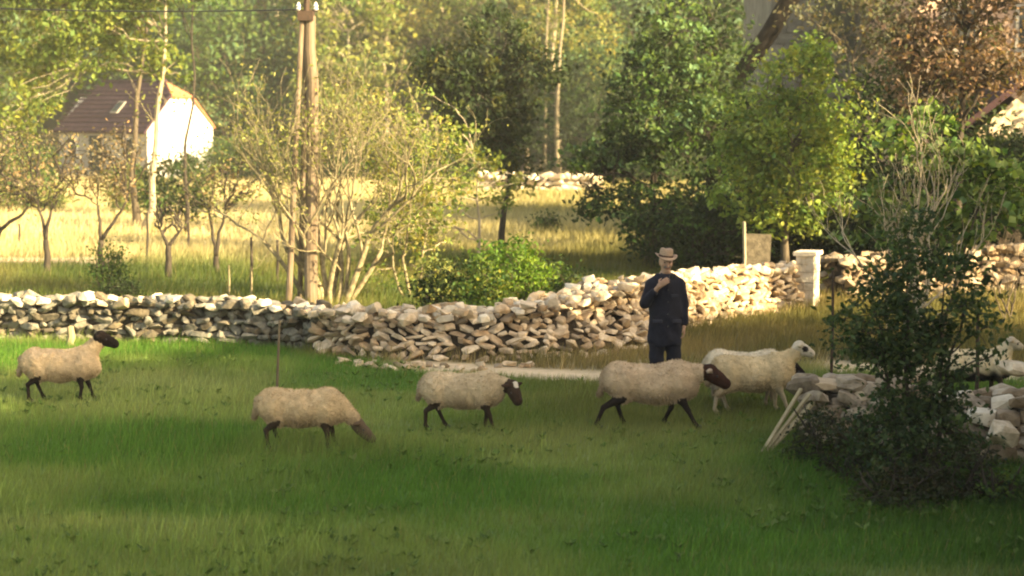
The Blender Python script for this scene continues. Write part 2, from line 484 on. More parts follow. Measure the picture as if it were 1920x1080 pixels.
def wall_run(root, pts, h0, th, slope, size, face_mat, cap_mat, seed, cap_n=300, jumble=.02, topj=.05, flatness=.62, lit=None):
    """dry stone wall or tumbled heap along pts; face towards the camera leans back by slope"""
    r = random.Random(seed)
    pts = np.array(pts, float)
    seg = np.linalg.norm(np.diff(pts, axis=0), axis=1); cum = np.concatenate([[0], np.cumsum(seg)]); L = cum[-1]
    def P(t):
        return np.array([np.interp(t, cum, pts[:, 0]), np.interp(t, cum, pts[:, 1])])
    def nrm(t):
        d = P(min(t + .3, L)) - P(max(t - .3, 0)); d /= np.linalg.norm(d) + 1e-9
        n = np.array([d[1], -d[0]])
        return (n if n[1] < 0 else -n), math.atan2(d[1], d[0])
    spec = []
    def hh(t): return h0(t / L) if callable(h0) else h0
    for side in (1, -1):
        z = size * .25
        row = 0
        while True:
            t = r.random() * size
            any_ = False
            rowh = size * flatness * r.uniform(.85, 1.15)
            while t < L:
                w = size * r.uniform(.6, 1.6)
                hgt = hh(t)
                if z < hgt:
                    any_ = True
                    n, ang = nrm(t); p = P(t)
                    off = th / 2 + slope * (min(1, .15 + t / L * 3.2) if slope > .5 else 1) * (hgt - z) * (1 if side == 1 else .3) + r.uniform(-jumble, jumble)
                    q = p + n * off * side
                    ww, dd = w * 1.2, w * r.uniform(.9, 1.2)
                    s = (ww, dd, rowh * 1.62 * r.uniform(.85, 1.2))
                    e = (r.uniform(-.25, .25) + (slope * .5 if side == 1 else 0), r.uniform(-.2, .2) - 0, ang + r.uniform(-.5, .5))
                    if jumble > .04: e = (r.uniform(-.55, .55), r.uniform(-.6, .6), r.uniform(-.9, .9) + ang); s = (s[0] * r.uniform(.9, 1.35), s[1], s[2] * r.uniform(.7, 1.1))
                    m = face_mat(q[0], z, hgt) if callable(face_mat) else face_mat
                    spec.append((q[0], q[1], Hf(*q) + z + r.uniform(-.02, .02), s, e, m, (2 if side == 1 else 0) + r.random() * .2 + ww))
                t += w * .92
            z += rowh
            row += 1
            if not any_ or z > 2: break
    # top
    for k in range(max(1, int((th + slope * .3) / (size * .8)))):
        t = 0
        while t < L:
            w = size * r.uniform(.75, 1.7)
            n, ang = nrm(t); p = P(t)
            q = p + n * (-th / 2 + (k + .5) * th / max(1, int(th / (size * .8))))
            hgt = hh(t) + r.uniform(-topj, topj) * .6 + (w - size) * .15
            s = (w * 1.15, w * r.uniform(.8, 1.1), w * r.uniform(.65, .95))
            spec.append((q[0], q[1], Hf(*q) + hgt, s, (r.uniform(-.4, .4), r.uniform(-.35, .35), ang + r.uniform(-.7, .7)), cap_mat(q[0]) if callable(cap_mat) else cap_mat, 2.5 + w))
            t += w * .95
    stones_as_parts(root, spec, cap_n)
    # dark rubble core that shows in the joints
    mb = MB(); base = np.array(root.location)
    N = max(4, int(L / .35)); V = []; F = []
    for i in range(N + 1):
        t = .22 + (L - .44) * i / N; n, _ = nrm(t); p = P(t); h = max(.06, hh(t) - .05)
        for (o_, z_) in ((th / 2 + slope * (min(1, .15 + t / L * 3.2) if slope > .5 else 1) * h - .03, -.05), (th / 2 - .05, h), (-th / 2 + .05, h), (-th / 2 - slope * .3 * h + .03, -.05)):
            q = p + n * o_
            V.append((q[0] - base[0], q[1] - base[1], Hf(*q) + z_ - base[2]))
        if i:
            a = (i - 1) * 4; b = i * 4
            for k in range(3): F.append((a + k, a + k + 1, b + k + 1, b + k))
    F.append((0, 1, 2, 3)); F.append((N * 4 + 3, N * 4 + 2, N * 4 + 1, N * 4))
    mb.add(np.array(V), np.array(F)); mb.obj('wall_core', M_CORE, root)

# left stretch, intact and shaded
w = empty('dry_stone_wall', (-6, 26.7, 0))
tag(w, 'low grey dry stone wall with pale cap stones behind the dark-headed sheep', 'stone wall')
wall_run(w, [(-10.5, 27.0), (-9, 27.0), (-7.4, 26.9), (-4, 26.4), (-2.6, 25.8)], lambda u: .62 - .05 * u, .38, .08, .165, M_STONE_GREY,
         lambda x: M_STONE_CAP if random.random() < .55 else M_STONE_GREY, 1, jumble=.06, flatness=.6, topj=.09)
# centre, tumbled
w = empty('tumbled_stone_wall', (-.5, 25.2, 0))
tag(w, 'sunlit tumbled heap of limestone rubble, collapsed middle stretch of the wall', 'stone wall')
wall_run(w, [(-2.65, 25.75), (-1.6, 25.25), (-.5, 25.15), (.5, 25.7), (1.5, 27.0)], lambda u: .58 - .05 * math.sin(min(1, u * 1.5) * 3.14) + .32 * u * u, .45, 1.0, .150, M_STONE,
         lambda x: M_STONE_CAP if random.random() < .5 else M_STONE, 2, jumble=.07, topj=.12, flatness=.50)
# towards the pillar
w = empty('dry_stone_wall', (3.3, 29.6, 0))
tag(w, 'sunlit pale stone wall running from the man to the square pillar', 'stone wall')
wall_run(w, [(1.5, 27.05), (2.4, 28.6), (3.3, 29.9), (4.85, 31.6)], lambda u: .80 - .12 * u, .42, .35, .155, M_STONE,
         lambda x: M_STONE_CAP if random.random() < .4 else M_STONE, 3, jumble=.05, topj=.07, flatness=.55)
# beyond the pillar
w = empty('dry_stone_wall', (7.5, 33, 0))
tag(w, 'short brownish rubble wall at the edge of the trees beyond the pillar', 'stone wall')
wall_run(w, [(5.6, 32.1), (6.5, 32.7), (8, 33.1), (9.8, 33.5), (12, 34)], lambda u: .72 + .22 * u, .45, .25, .20, M_STONE_WARM,
         M_STONE_WARM, 4, cap_n=200, jumble=.05, topj=.08)
# near right wall
w = empty('dry_stone_wall', (4.8, 17.6, 0))
tag(w, 'ruined grey stone wall half hidden under the dark bush, pale slabs on top', 'stone wall')
wall_run(w, [(3.02, 18.75), (3.7, 18.6), (4.5, 18.0), (5.6, 17.7), (7.5, 17.2)], lambda u: .50 + .14 * u + .05 * math.sin(u * 14), .55, .22, .20, M_STONE_WARM,
         lambda x: M_STONE_CAP if random.random() < .35 else M_STONE_WARM, 5, cap_n=220, jumble=.05, topj=.08)
# far wall
w = empty('dry_stone_wall', (1.2, 74, 0))
tag(w, 'long pale sunlit stone wall far off at the foot of the wood', 'stone wall')
wall_run(w, [(-1.2, 75.2), (0, 75), (3, 74.6), (3.6, 74.4)], .62, .5, .3, .34, M_STONE_CAP, M_STONE_CAP, 6, cap_n=150, jumble=.05, topj=.1)

# loose stones
def loose(px, py, Y, s, mat, label, cat='stone', zoff=None, rot=(0.1, 0.1, 0.4), group=None):
    p = at(px, py, Y)
    o = bpy.data.objects.new('boulder' if max(s) > .3 else 'loose_stone', stone_mesh(14 + random.randrange(8), mat)); COL.objects.link(o)
    o.location = p; o.scale = s; o.rotation_euler = rot
    tag(o, label, cat, group)
    return o
loose(1560, 722, 18.6, (.50, .42, .15), M_STONE_CAP, 'broad pale slab topping the rubble beside the leaning planks', rot=(.05, .08, .2))
loose(1628, 742, 18.4, (.34, .3, .18), M_STONE_CAP, 'small pale slab lying right behind the broad one beside the planks')
loose(1845, 782, 17.6, (.34, .3, .24), M_STONE_CAP, 'bright white boulder on the ruined wall right of the dark bush')
loose(1880, 815, 17.3, (.34, .30, .32), M_STONE, 'large brownish boulder under the bright white one right of the bush')
loose(1905, 690, 18.6, (.46, .4, .24), M_STONE, 'warm brown boulder at the picture edge behind the white boulder')
loose(1660, 690, 19.0, (.32, .28, .22), M_STONE, 'pinkish upright stone on the rubble left of the bush stem')
loose(1716, 705, 18.7, (.24, .22, .20), M_STONE_CAP, 'white stone glimpsed between the leaves of the dark bush')
r_ = random.Random(5)
for i in range(46):
    x = r_.uniform(-2.3, .3); y = float(wallY(x)) - r_.uniform(1.0, 1.6)
    s = r_.uniform(.07, .17)
    o = bpy.data.objects.new('loose_stone', stone_mesh(i % 14, M_STONE)); COL.objects.link(o)
    o.location = (x, y, Hf(x, y) + s * .2); o.scale = (s * 1.3, s, s * .8); o.rotation_euler = (r_.uniform(-.4, .4), r_.uniform(-.4, .4), r_.uniform(0, 6))
    tag(o, 'small stone fallen in the grass at the foot of the tumbled wall', 'stone', 'stones fallen from the tumbled wall')

# gate pillar: roughly plastered stone pillar with a cap slab
pb = (5.03, 31.2)
pil = empty('stone_pillar', (pb[0], pb[1], Hf(*pb)))
pil.rotation_euler = (0, 0, R(-28)); pil.scale = (.80, .80, .97)
tag(pil, 'square plastered gate pillar at the end of the sunlit wall', 'pillar')
M_PILLAR = mat_solid('patchy_pillar_render', (.36, .30, .22), (.68, .62, .52), scale=5, bump=.6, bdist=.04)
rr_ = random.Random(9); z = 0; k = 0
while z < .92:
    hgt = rr_.uniform(.12, .19)
    split = rr_.uniform(-.08, .08)
    for (x0, x1) in ((-.2, split), (split, .2)):
        mb = MB(); mb.box(((x0 + x1) / 2, rr_.uniform(-.01, .01), z + hgt / 2), (x1 - x0 - .008, .40 + rr_.uniform(-.01, .02), hgt - .008), rotm(rr_.uniform(-.02, .02), rr_.uniform(-.02, .02), rr_.uniform(-.03, .03)))
        mb.obj('stone', M_PILLAR, pil)
    z += hgt
mb = MB(); mb.box((0, 0, z / 2), (.36, .36, z - .02)); mb.obj('pillar_core', M_CORE, pil)
mb = MB(); mb.box((0, 0, z + .035), (.50, .50, .07), rotm(.02, -.02, .03)); mb.obj('cap_slab', M_STONE_CAP, pil)

# ------------------------------------------------------------------ trees
def leaf_mesh(C0, size, cols, r, up=.25, aspect=.55):
    n = len(C0)
    nrm = r.normal(size=(n, 3)); nrm[:, 2] += up * 2; nrm /= np.linalg.norm(nrm, axis=1, keepdims=True)
    a = r.normal(size=(n, 3)); a -= (a * nrm).sum(1, keepdims=True) * nrm; a /= np.linalg.norm(a, axis=1, keepdims=True)
    b = np.cross(nrm, a)
    s = (size * (.6 + .8 * r.random(n)))[:, None] * .5
    V = np.stack([C0 - a * s, C0 + b * s * aspect + nrm * s * .15, C0 + a * s, C0 - b * s * aspect + nrm * s * .15], 1).reshape(-1, 3)
    F = np.arange(4 * n).reshape(-1, 4)
    return V, F, np.repeat(cols, 4, 0)

def curve_pts(a, b, n, r, wob=.08, sag=0.0, up=0.0):
    a = np.array(a, float); b = np.array(b, float)
    t = np.linspace(0, 1, n)[:, None]
    L = np.linalg.norm(b - a)
    P = a + (b - a) * t
    P[:, 2] += (up * L * (t * (1 - t)))[:, 0] * 2 - sag * L * (t[:, 0] ** 2)
    j = r.normal(size=(n, 3)) * wob * L / n ** .5
    j = np.cumsum(j, 0); j -= j[0] * (1 - t) + j[-1] * t
    return P + j

def make_tree(name, base, trunk_top, trunk_r, blobs, nclus, nleaf, leaf, cols, crad, seed, bark, nlimb=8, twig_r=.012, gap=.0, shell=.55,
              stems=None, fork=None, up=.25, aspect=.55, sides=6, twigs=True, parts=('trunk', 'crown'), limb_start=.35, wob=.05, flare=.5):
    """base, trunk_top, blobs local to tree base (metres). cols: list of rgb picked by clump."""
    r = np.random.default_rng(seed)
    root = empty(name, base)
    blobs = np.array(blobs, float)
    vol = blobs[:, 3] * blobs[:, 4] * blobs[:, 5]
    bi = r.choice(len(blobs), nclus, p=vol / vol.sum())
    d = r.normal(size=(nclus, 3)); d /= np.linalg.norm(d, axis=1, keepdims=True)
    rad = r.random(nclus) ** (1 / 3.) * (1 - shell) + shell * (.75 + .3 * r.random(nclus))
    cc = blobs[bi, :3] + d * blobs[bi, 3:] * rad[:, None]
    if gap:
        g = vnoise(cc[:, 0] + cc[:, 1] * .6, cc[:, 2] + cc[:, 1] * .3, np.mean(blobs[:, 3]) * .55, seed)
        cc = cc[g > gap]; nclus = len(cc)
    mb = MB()
    tt = np.array(trunk_top, float)
    trunks = stems if stems else [((0, 0, -.1), trunk_top)]
    skel = []
    for (a, b) in trunks:
        P = curve_pts(a, b, 9, r, wob)
        k = np.linspace(0, 1, 9)
        rd = trunk_r * (1 - .72 * k) * (1 + flare * np.exp(-k * 12)) if flare else np.full(9, trunk_r * .62)
        if fork:
            first = a[2] < .1
            rd = trunk_r * ((1 - .25 * k) * (1 + .4 * np.exp(-k * 9)) if first else .62 * (1 - .6 * k))
        elif len(trunks) > 1: rd = rd * r.uniform(.6, 1)
        mb.tube(P, rd, sides + 2)
        skel.append((P, rd))
    SP_ = np.vstack([p for p, _ in skel]); SR = np.concatenate([q for _, q in skel])
    tz = np.concatenate([np.linspace(0, 1, 9) for _ in skel])
    ok = tz > limb_start
    # limbs
    LP, LR = [SP_[ok]], [SR[ok]]
    li = r.choice(nclus, min(nlimb, nclus), replace=False)
    for i in li:
        tgt = cc[i]
        cand = SP_[ok]; cost = np.linalg.norm(cand - tgt, axis=1) + np.clip(cand[:, 2] - tgt[2] + .15 * np.linalg.norm(tgt), 0, None) * 2
        j = int(np.argmin(cost)); s = cand[j]
        P = curve_pts(s, tgt, 8, r, .12, up=.12); rd = np.linspace(SR[ok][j] * .62, twig_r * 1.3, 8)
        mb.tube(P, rd, sides, cap=False); LP.append(P); LR.append(rd)
    if twigs:
        AP, AR = np.vstack(LP), np.concatenate(LR)
        for i in range(nclus):
            tgt = cc[i]; j = int(np.argmin(np.linalg.norm(AP - tgt, axis=1)))
            if np.linalg.norm(AP[j] - tgt) < .03: continue
            P = curve_pts(AP[j], tgt, 4, r, .15, up=.1)
            mb.tube(P, np.linspace(min(AR[j] * .6, twig_r * 1.5), twig_r * .4, 4), 3, cap=False)
    mb.obj(parts[0], bark, root, shade=True)
    # leaves
    cols = np.array(cols, float)
    n = nclus * nleaf
    ci = np.repeat(np.arange(nclus), nleaf)
    cr = crad * (.55 + .9 * r.random(nclus))
    off = r.normal(size=(n, 3)) * np.array([1, 1, .7])
    off *= (cr[ci] * .55)[:, None]
    C0 = cc[ci] + off
    kc = r.integers(0, len(cols), nclus)
    clum = (.75 + .5 * r.random(nclus))
    c = cols[kc][ci] * clum[ci][:, None] * (.75 + .5 * r.random(n))[:, None]
    hue = r.normal(0, .10, n); c[:, 0] *= 1 + hue; c[:, 2] *= 1 - hue
    V, F, CC = leaf_mesh(C0, leaf, c, r, up, aspect)
    obj(parts[1], V, F, M_LEAF, root, C=CC)
    return root

def copy_tree(root, loc, rz=0, sc=1.0, label=None, cat=None, group=None):
    c = root.copy(); COL.objects.link(c); c.location = loc; c.rotation_euler = (0, 0, rz)
    c.scale = (sc, sc, sc) if not hasattr(sc, '__len__') else sc
    for ch in root.children:
        d = ch.copy(); COL.objects.link(d); d.parent = c
    tag(c, label, cat, group)
    return c

YG = [(.15, .205, .045), (.20, .235, .055), (.11, .17, .04)]        # yellow green
MG = [(.055, .11, .024), (.085, .145, .034), (.035, .07, .018)]      # mid green
DG = [(.024, .045, .014), (.035, .06, .018), (.02, .035, .012)]    # dark green
BG_ = [(.10, .175, .075), (.075, .14, .07), (.14, .21, .085)]        # blue green far
BR = [(.13, .085, .055), (.18, .12, .08), (.085, .06, .04), (.08, .08, .035), (.22, .15, .11)]   # brown oak
OL = [(.18, .205, .065), (.22, .235, .08), (.13, .165, .05)]        # olive
PY = [(.27, .26, .075), (.32, .29, .09), (.21, .23, .06)]          # pale yellow pine

def base_at(px, Y):
    x = gx(px, Y); return (x, Y, Hf(x, Y))

def bl(px, py, Y, wpx, hpx, base, depth=None):
    """crown lobe centred at a photo position at distance Y, sizes in photo pixels, local to base"""
    p = at(px, py, Y); s = Y / FPX
    return (p[0] - base[0], p[1] - base[1], p[2] - base[2], wpx * s / 2, (depth or wpx * s / 2), hpx * s / 2)

def lp(px, py, Y, base):
    p = at(px, py, Y); return (p[0] - base[0], p[1] - base[1], p[2] - base[2])

# --- background wood on the hillside: prototypes then copies
protos = {}
def proto(kind, **kw):
    protos[kind] = make_tree(**kw)
def wood():
    r = random.Random(21)
    P = {}
    P['olive'] = make_tree('broadleaf_tree', (0, 0, 0), (.2, 0, 6.5), .16, [(0, 0, 6.5, 2.6, 2.4, 3.6), (1.2, .4, 4.5, 2.0, 2.0, 2.0), (-1.3, 0, 4.2, 1.8, 1.8, 1.8)], 190, 24, .30, OL + YG, .75, 31, M_BARK_PALE, gap=.25)
    P['green'] = make_tree('broadleaf_tree', (0, 0, 0), (0, 0, 6.0), .17, [(0, 0, 6.2, 2.8, 2.6, 3.4), (1.6, 0, 4, 1.9, 2, 2), (-1.6, .3, 4.3, 2.0, 2, 2)], 200, 24, .30, MG + BG_, .8, 32, M_BARK, gap=.22)
    P['blue'] = make_tree('broadleaf_tree', (0, 0, 0), (0, 0, 6.0), .17, [(0, 0, 6.6, 2.4, 2.4, 3.8), (1.2, 0, 4, 2.1, 2, 2.2), (-1.4, .3, 4.0, 2.2, 2, 2)], 200, 24, .28, BG_, .8, 33, M_BARK, gap=.22)
    P['pine'] = make_tree('pine_tree', (0, 0, 0), (.15, 0, 11), .17, [(0, 0, 10, 1.9, 1.9, 2.2), (.8, 0, 7.8, 1.9, 1.8, 1.0), (-.9, 0, 6.4, 1.7, 1.6, .7), (.2, .2, 12, 1.2, 1.2, 1.4)], 130, 30, .26, PY + OL, .65, 34, M_BARK_PALE, aspect=.35, limb_start=.5)
    P['dark'] = make_tree('broadleaf_tree', (0, 0, 0), (0, 0, 5.0), .17, [(0, 0, 5.0, 2.8, 2.6, 3.2), (1.6, 0, 3, 1.9, 2, 2), (-1.6, .3, 3, 2.0, 2, 2)], 190, 24, .28, DG + MG[:1], .8, 35, M_BARK_DARK, gap=.2)
    P['shrub'] = make_tree('shrub', (0, 0, 0), (0, 0, 1.4), .07, [(0, 0, 1.4, 1.7, 1.4, 1.3), (1.1, 0, 1.0, 1.1, 1, .9)], 90, 26, .20, MG + DG, .55, 36, M_BARK, gap=.15)
    names = {'olive': 'olive leaved tree', 'green': 'mid green broad tree', 'blue': 'bluish green tree', 'pine': 'pale pine', 'dark': 'dark broadleaf tree', 'shrub': 'dense shrub'}
    used = set()
    def put(kind, px, Y, sc, where):
        x = gx(px, Y); loc = (x, Y, Hf(x, Y) - .1)
        lab = names[kind] + ' ' + where
        g = 'woodland ' + kind + ' trees ' + where
        rz = r.uniform(0, 6.28)
        cat = 'shrub' if kind == 'shrub' else 'tree'
        if kind not in used:
            used.add(kind); o = P[kind]; o.location = loc; o.rotation_euler = (0, 0, rz); o.scale = (sc,) * 3
            tag(o, lab, cat, g)
        else:
            copy_tree(P[kind], loc, rz, sc, lab, cat, g)
    rows = [
        # kind, px, Y, scale, where
        ('green', -60, 92, 1.15, 'left of the white house'), ('olive', 30, 97, 1.25, 'left of the white house'), ('green', 130, 103, 1.35, 'rising behind the white house roof'),
        ('blue', 240, 101, 1.25, 'rising behind the white house roof'), ('blue', 345, 104, 1.3, 'directly above the white gable'),
        ('green', 430, 92, .95, 'just right of the white house'), ('blue', 500, 95, 1.1, 'behind the wooden utility pole'), ('blue', 420, 106, 1.35, 'between the white gable and the utility pole'),
        ('olive', 590, 98, 1.2, 'behind the wooden utility pole'),
        ('olive', 655, 91, 1.1, 'behind the lichen covered bush'), ('pine', 722, 93, 1.05, 'behind the lichen covered bush'),
        ('olive', 780, 97, 1.25, 'between the lichen covered bush and the dark central tree'), ('pine', 850, 101, 1.1, 'behind the dark central tree'), ('olive', 900, 95, 1.1, 'behind the dark central tree'),
        ('pine', 965, 99, 1.15, 'between the dark central tree and the pale trunks'), ('pine', 1040, 90, 1.1, 'just right of the dark central tree'),
        ('olive', 1095, 98, 1.2, 'just right of the dark central tree'), ('blue', 1150, 92, 1.1, 'above the distant pale wall'),
        ('green', 1210, 98, 1.25, 'above the distant pale wall'), ('blue', 1290, 94, 1.15, 'behind the leafy trees beside the man'), ('green', 1370, 98, 1.2, 'behind the leafy trees beside the man'),
        ('dark', 1120, 86, .75, 'right of the two pale trunks at the meadow end'), ('dark', 975, 86, .7, 'left of the two pale trunks at the meadow end'), ('dark', 1045, 89, .6, 'behind the two pale trunks at the meadow end'), ('green', 985, 92, 1.0, 'behind the two pale trunks at the meadow end'), ('blue', 1080, 93, 1.1, 'behind the two pale trunks at the meadow end'),
        ('dark', 1440, 95, 1.2, 'behind the leafy trees beside the man'), ('blue', 1520, 100, 1.3, 'behind the grey barn'), ('green', 1680, 100, 1.3, 'behind the grey barn'), ('dark', 1850, 96, 1.3, 'behind the grey barn'), ('green', 2000, 98, 1.3, 'behind the grey barn')]
    for a in rows: put(*a)
    # second and third ranks up the slope: nothing tells them apart
    for k in range(26):
        px = -80 + k * 84 + r.uniform(-20, 20)
        kind = r.choice(['blue', 'green', 'blue', 'olive', 'pine'] if px > 350 else ['green', 'blue', 'green'])
        put(kind, px, r.uniform(112, 122), r.uniform(1.2, 1.5), 'higher up the wooded slope')
    for k in range(20):
        px = -120 + k * 115 + r.uniform(-30, 30)
        put(r.choice(['blue', 'green']), px, r.uniform(132, 150), r.uniform(1.4, 1.7), 'higher up the wooded slope')
    for (px, Y, s) in ((400, 84, .8), (455, 86, .9), (520, 84, .85), (600, 85, .9), (690, 86, .9), (770, 85, .9), (840, 87, .95), (900, 84, .8), (1180, 84, .9), (1240, 82, .9), (1320, 84, 1.0), (60, 80, .8), (-10, 78, .8)):
        put('shrub', px, Y, s, 'along the edge of the meadow')
wood()

# dark central tree
Yc = 41.0
b = base_at(940, Yc)
t = make_tree('broadleaf_tree', b, lp(935, 120, Yc, b), .075,
              [bl(930, 90, Yc, 110, 150, b), bl(850, 140, Yc, 130, 120, b), bl(1000, 130, Yc, 110, 110, b), bl(915, 210, Yc, 170, 150, b), bl(960, 285, Yc, 110, 110, b)],
              230, 38, .14, DG + [(.06, .07, .02)], .28, 41, M_BARK_DARK, gap=.18, shell=.4, nlimb=12, limb_start=.2)
tag(t, 'tall thin tree with dark irregular crown in the middle of the picture', 'tree')
b = base_at(905, 39.0)
t = make_tree('sapling', b, lp(880, 250, 39.0, b), .04, [bl(850, 300, 39, 150, 170, b), bl(950, 350, 39, 90, 120, b), bl(800, 230, 39, 120, 130, b), bl(760, 400, 39, 150, 150, b)],
              100, 22, .12, YG + OL, .24, 42, M_BARK_PALE, gap=.2, shell=.3, nlimb=10, limb_start=.2)
tag(t, 'yellow leaved sapling in front of the dark central tree', 'tree')

# lichen covered, many stemmed bush
def bare_bush(name, base, stems, seed, depth, bark, r0=.06, spread=.5, leafcols=None, nleaf=0, leaf=.08, leafrad=.15, decay=.72, child=(2, 3), lenf=.72, upb=.35):
    r = np.random.default_rng(seed)
    root = empty(name, base)
    mb = MB(); tips = []
    def grow(p, d, L, rad, lv):
        n = 4
        P = [p]
        for i in range(n):
            d = d + r.normal(size=3) * .16; d[2] += .04; d /= np.linalg.norm(d)
            P.append(P[-1] + d * L / n)
        P = np.array(P)
        mb.tube(P, np.linspace(rad, rad * decay, n + 1), 6 if lv < 2 else 4 if lv < 4 else 3, cap=(lv >= depth))
        if lv >= depth:
            tips.append(P[-1]); tips.append(P[2]); return
        for k in range(r.integers(child[0], child[1] + 1)):
            nd = d + r.normal(size=3) * spread; nd[2] += upb; nd /= np.linalg.norm(nd)
            s = P[-1] if k == 0 else P[r.integers(2, n + 1)]
            grow(s, nd, L * lenf * r.uniform(.8, 1.2), max(.004, rad * decay * r.uniform(.6, .85)), lv + 1)
    for (p, d, L, rad) in stems:
        d = np.array(d, float); d /= np.linalg.norm(d)
        grow(np.array(p, float), d, L, rad, 0)
    mb.obj('stems', bark, root, shade=True)
    if nleaf:
        tips = np.array(tips); ci = r.integers(0, len(tips), nleaf)
        C0 = tips[ci] + r.normal(size=(nleaf, 3)) * leafrad
        cols = np.array(leafcols); c = cols[r.integers(0, len(cols), nleaf)] * (.6 + .8 * r.random(nleaf))[:, None]
        V, F, CC = leaf_mesh(C0, leaf, c, r)
        obj('foliage', V, F, M_LEAF, root, C=CC)
    return root

Yb = 31.5
b = base_at(618, Yb)
st = []
r_ = np.random.default_rng(4)
for (dx, ux) in ((-.30, -1.25), (-.22, -.75), (-.12, -.35), (-.04, -.1), (.05, .15), (.12, .40), (.2, .75), (.0, .0), (-.18, -.5), (.1, .25), (.26, 1.0)):
    st.append(((dx, r_.uniform(-.2, .2), -.05), (ux * .62, r_.uniform(-.35, .35), 1.15), r_.uniform(1.1, 1.45), r_.uniform(.045, .07)))
t = bare_bush('lichen_bush', b, st, 51, 5, M_LICHEN, spread=.42, leafcols=[(.22, .23, .07), (.28, .27, .10), (.15, .18, .045)], nleaf=3200, leaf=.07, leafrad=.13, lenf=.75, upb=.38)
tag(t, 'big half-bare bush with many pale lichened stems beside the utility pole', 'bush')
b = base_at(770, 32.5)
t = make_tree('shrub', b, lp(765, 330, 32.5, b), .035, [bl(790, 330, 32.5, 230, 250, b), bl(750, 450, 32.5, 210, 170, b), bl(700, 230, 32.5, 130, 150, b)], 160, 20, .085, YG + PY, .22, 52, M_LICHEN, shell=.3, gap=.12,
              stems=[((-.1, 0, -.05), (-.5, 0, 2.2)), ((.1, 0, -.05), (.5, .2, 2.3)), ((0, 0, -.05), (0, -.2, 2.8))], nlimb=14, limb_start=.15)
tag(t, 'loose yellow-green thicket on the right flank of the lichened bush', 'bush')

# bright bush by the wall and darker neighbours
def bush(px, py0, py1, wpx, Y, cols, label, seed, leaf=.075, n=110, nl=26, crad=.2, name='bush', bark=None, extra=None, gap=.12):
    b = base_at(px, Y)
    hpx = py1 - py0
    B = [bl(px, (py0 + py1) / 2, Y, wpx * .9, hpx * .95, b), bl(px - wpx * .25, py1 - hpx * .3, Y, wpx * .5, hpx * .6, b), bl(px + wpx * .25, py1 - hpx * .3, Y, wpx * .5, hpx * .6, b)]
    if extra: B += [bl(*e, b) for e in extra]
    s = Y / FPX
    hm = hpx * s; wm = wpx * s
    st = [((random.uniform(-.1, .1), random.uniform(-.1, .1), -.05), (random.uniform(-.4, .4) * wm, random.uniform(-.2, .2) * wm, hm * random.uniform(.6, .9))) for _ in range(5)]
    t = make_tree(name, b, (0, 0, hm * .8), .022, B, n, nl, leaf, cols, crad, seed, bark or M_BARK, stems=st, gap=gap, shell=.35, nlimb=8, twig_r=.006, limb_start=.1)
    tag(t, label, 'bush')
    return t
BGR = [(.10, .19, .025), (.14, .22, .035), (.07, .14, .02)]
bush(955, 440, 575, 150, 28.6, BGR, 'bright green leafy bush standing behind the tumbled wall', 61, n=120)
bush(830, 478, 580, 110, 28.6, DG + OL, 'darker low bush left of the bright green bush', 62, n=80)
bush(1040, 490, 560, 70, 30.0, DG + MG, 'small dark bush right of the bright green bush', 63, n=45)
bush(905, 490, 585, 80, 27.4, MG + YG, 'mid green bush touching the tumbled wall stones', 64, n=60)
bush(202, 450, 565, 62, 33.0, MG, 'upright green shrub behind the left wall', 65, n=60, leaf=.06)
bush(232, 522, 560, 80, 31.5, DG, 'low dark rounded bush just behind the left wall', 66, n=60, leaf=.05, crad=.12)
bush(330, 290, 415, 130, 52, DG + MG, 'dark green bush in front of the white house gable', 67, leaf=.14, n=90, crad=.35)
bush(240, 300, 400, 90, 58, OL + MG, 'olive bush against the shaded side of the white house', 68, leaf=.14, n=70, crad=.35)
bush(1025, 398, 440, 50, 50, DG + MG, 'tiny dark thorn bush alone out in the golden meadow', 69, leaf=.09, n=30, crad=.2)
bush(40, 300, 410, 160, 60, OL + MG, 'olive thicket below the yellow tree at the picture edge', 70, leaf=.16, n=110, crad=.4)

# fruit trees on the left
def fruit(px, py0, fork_px, crown, Y, cols, seed, label, leaf=.08, n=110, nl=11):
    b = base_at(px, Y)
    st = [((0, 0, -.05), lp(*fork_px[0], Y, b))]
    root = None
    f = np.array(st[0][1])
    for q in fork_px[1:]:
        st.append((tuple(f * .98), lp(q[0], q[1], Y, b)))
    t = make_tree('fruit_tree', b, (0, 0, 1), .075, [bl(*c, b) for c in [(a[0], a[1] - 10, Y, a[2] * 1.25, a[3] * 1.25) for a in crown]], n, nl, leaf, cols, .3, seed, M_BARK_DARK, stems=st, fork=True, gap=.1, shell=.3, nlimb=16, twig_r=.02, limb_start=.5)
    tag(t, label, 'tree', 'young fruit trees in the meadow')
    return t
TW = [(.20, .15, .09), (.26, .20, .12), (.14, .12, .06)]
fruit(88, 505, [(86, 450), (72, 385), (98, 380)], [(60, 330, 150, 110), (110, 300, 110, 110), (20, 350, 90, 80)], 38, TW + OL[:1], 71, 'fruit tree with a narrow forked trunk, the one furthest left')
fruit(188, 490, [(190, 450), (183, 385), (238, 375)], [(180, 330, 110, 100), (235, 330, 90, 90), (215, 280, 70, 80)], 38.5, TW, 72, 'fruit tree with a wide V fork behind the upright green shrub')
fruit(408, 510, [(405, 480), (392, 395), (422, 395)], [(400, 370, 110, 80), (440, 345, 90, 70)], 38, OL + TW, 73, 'fruit tree with three dark stems left of the utility pole', leaf=.08, n=90)
fruit(318, 500, [(316, 460), (300, 430), (340, 430)], [(318, 415, 70, 50)], 37, TW + OL, 74, 'small crooked sapling between two forked fruit trees', leaf=.06, n=16, nl=10)
fruit(-20, 500, [(0, 430), (-40, 370), (60, 380)], [(0, 320, 150, 130)], 40, TW + OL[:1], 75, 'fruit tree mostly cut off by the left picture edge')

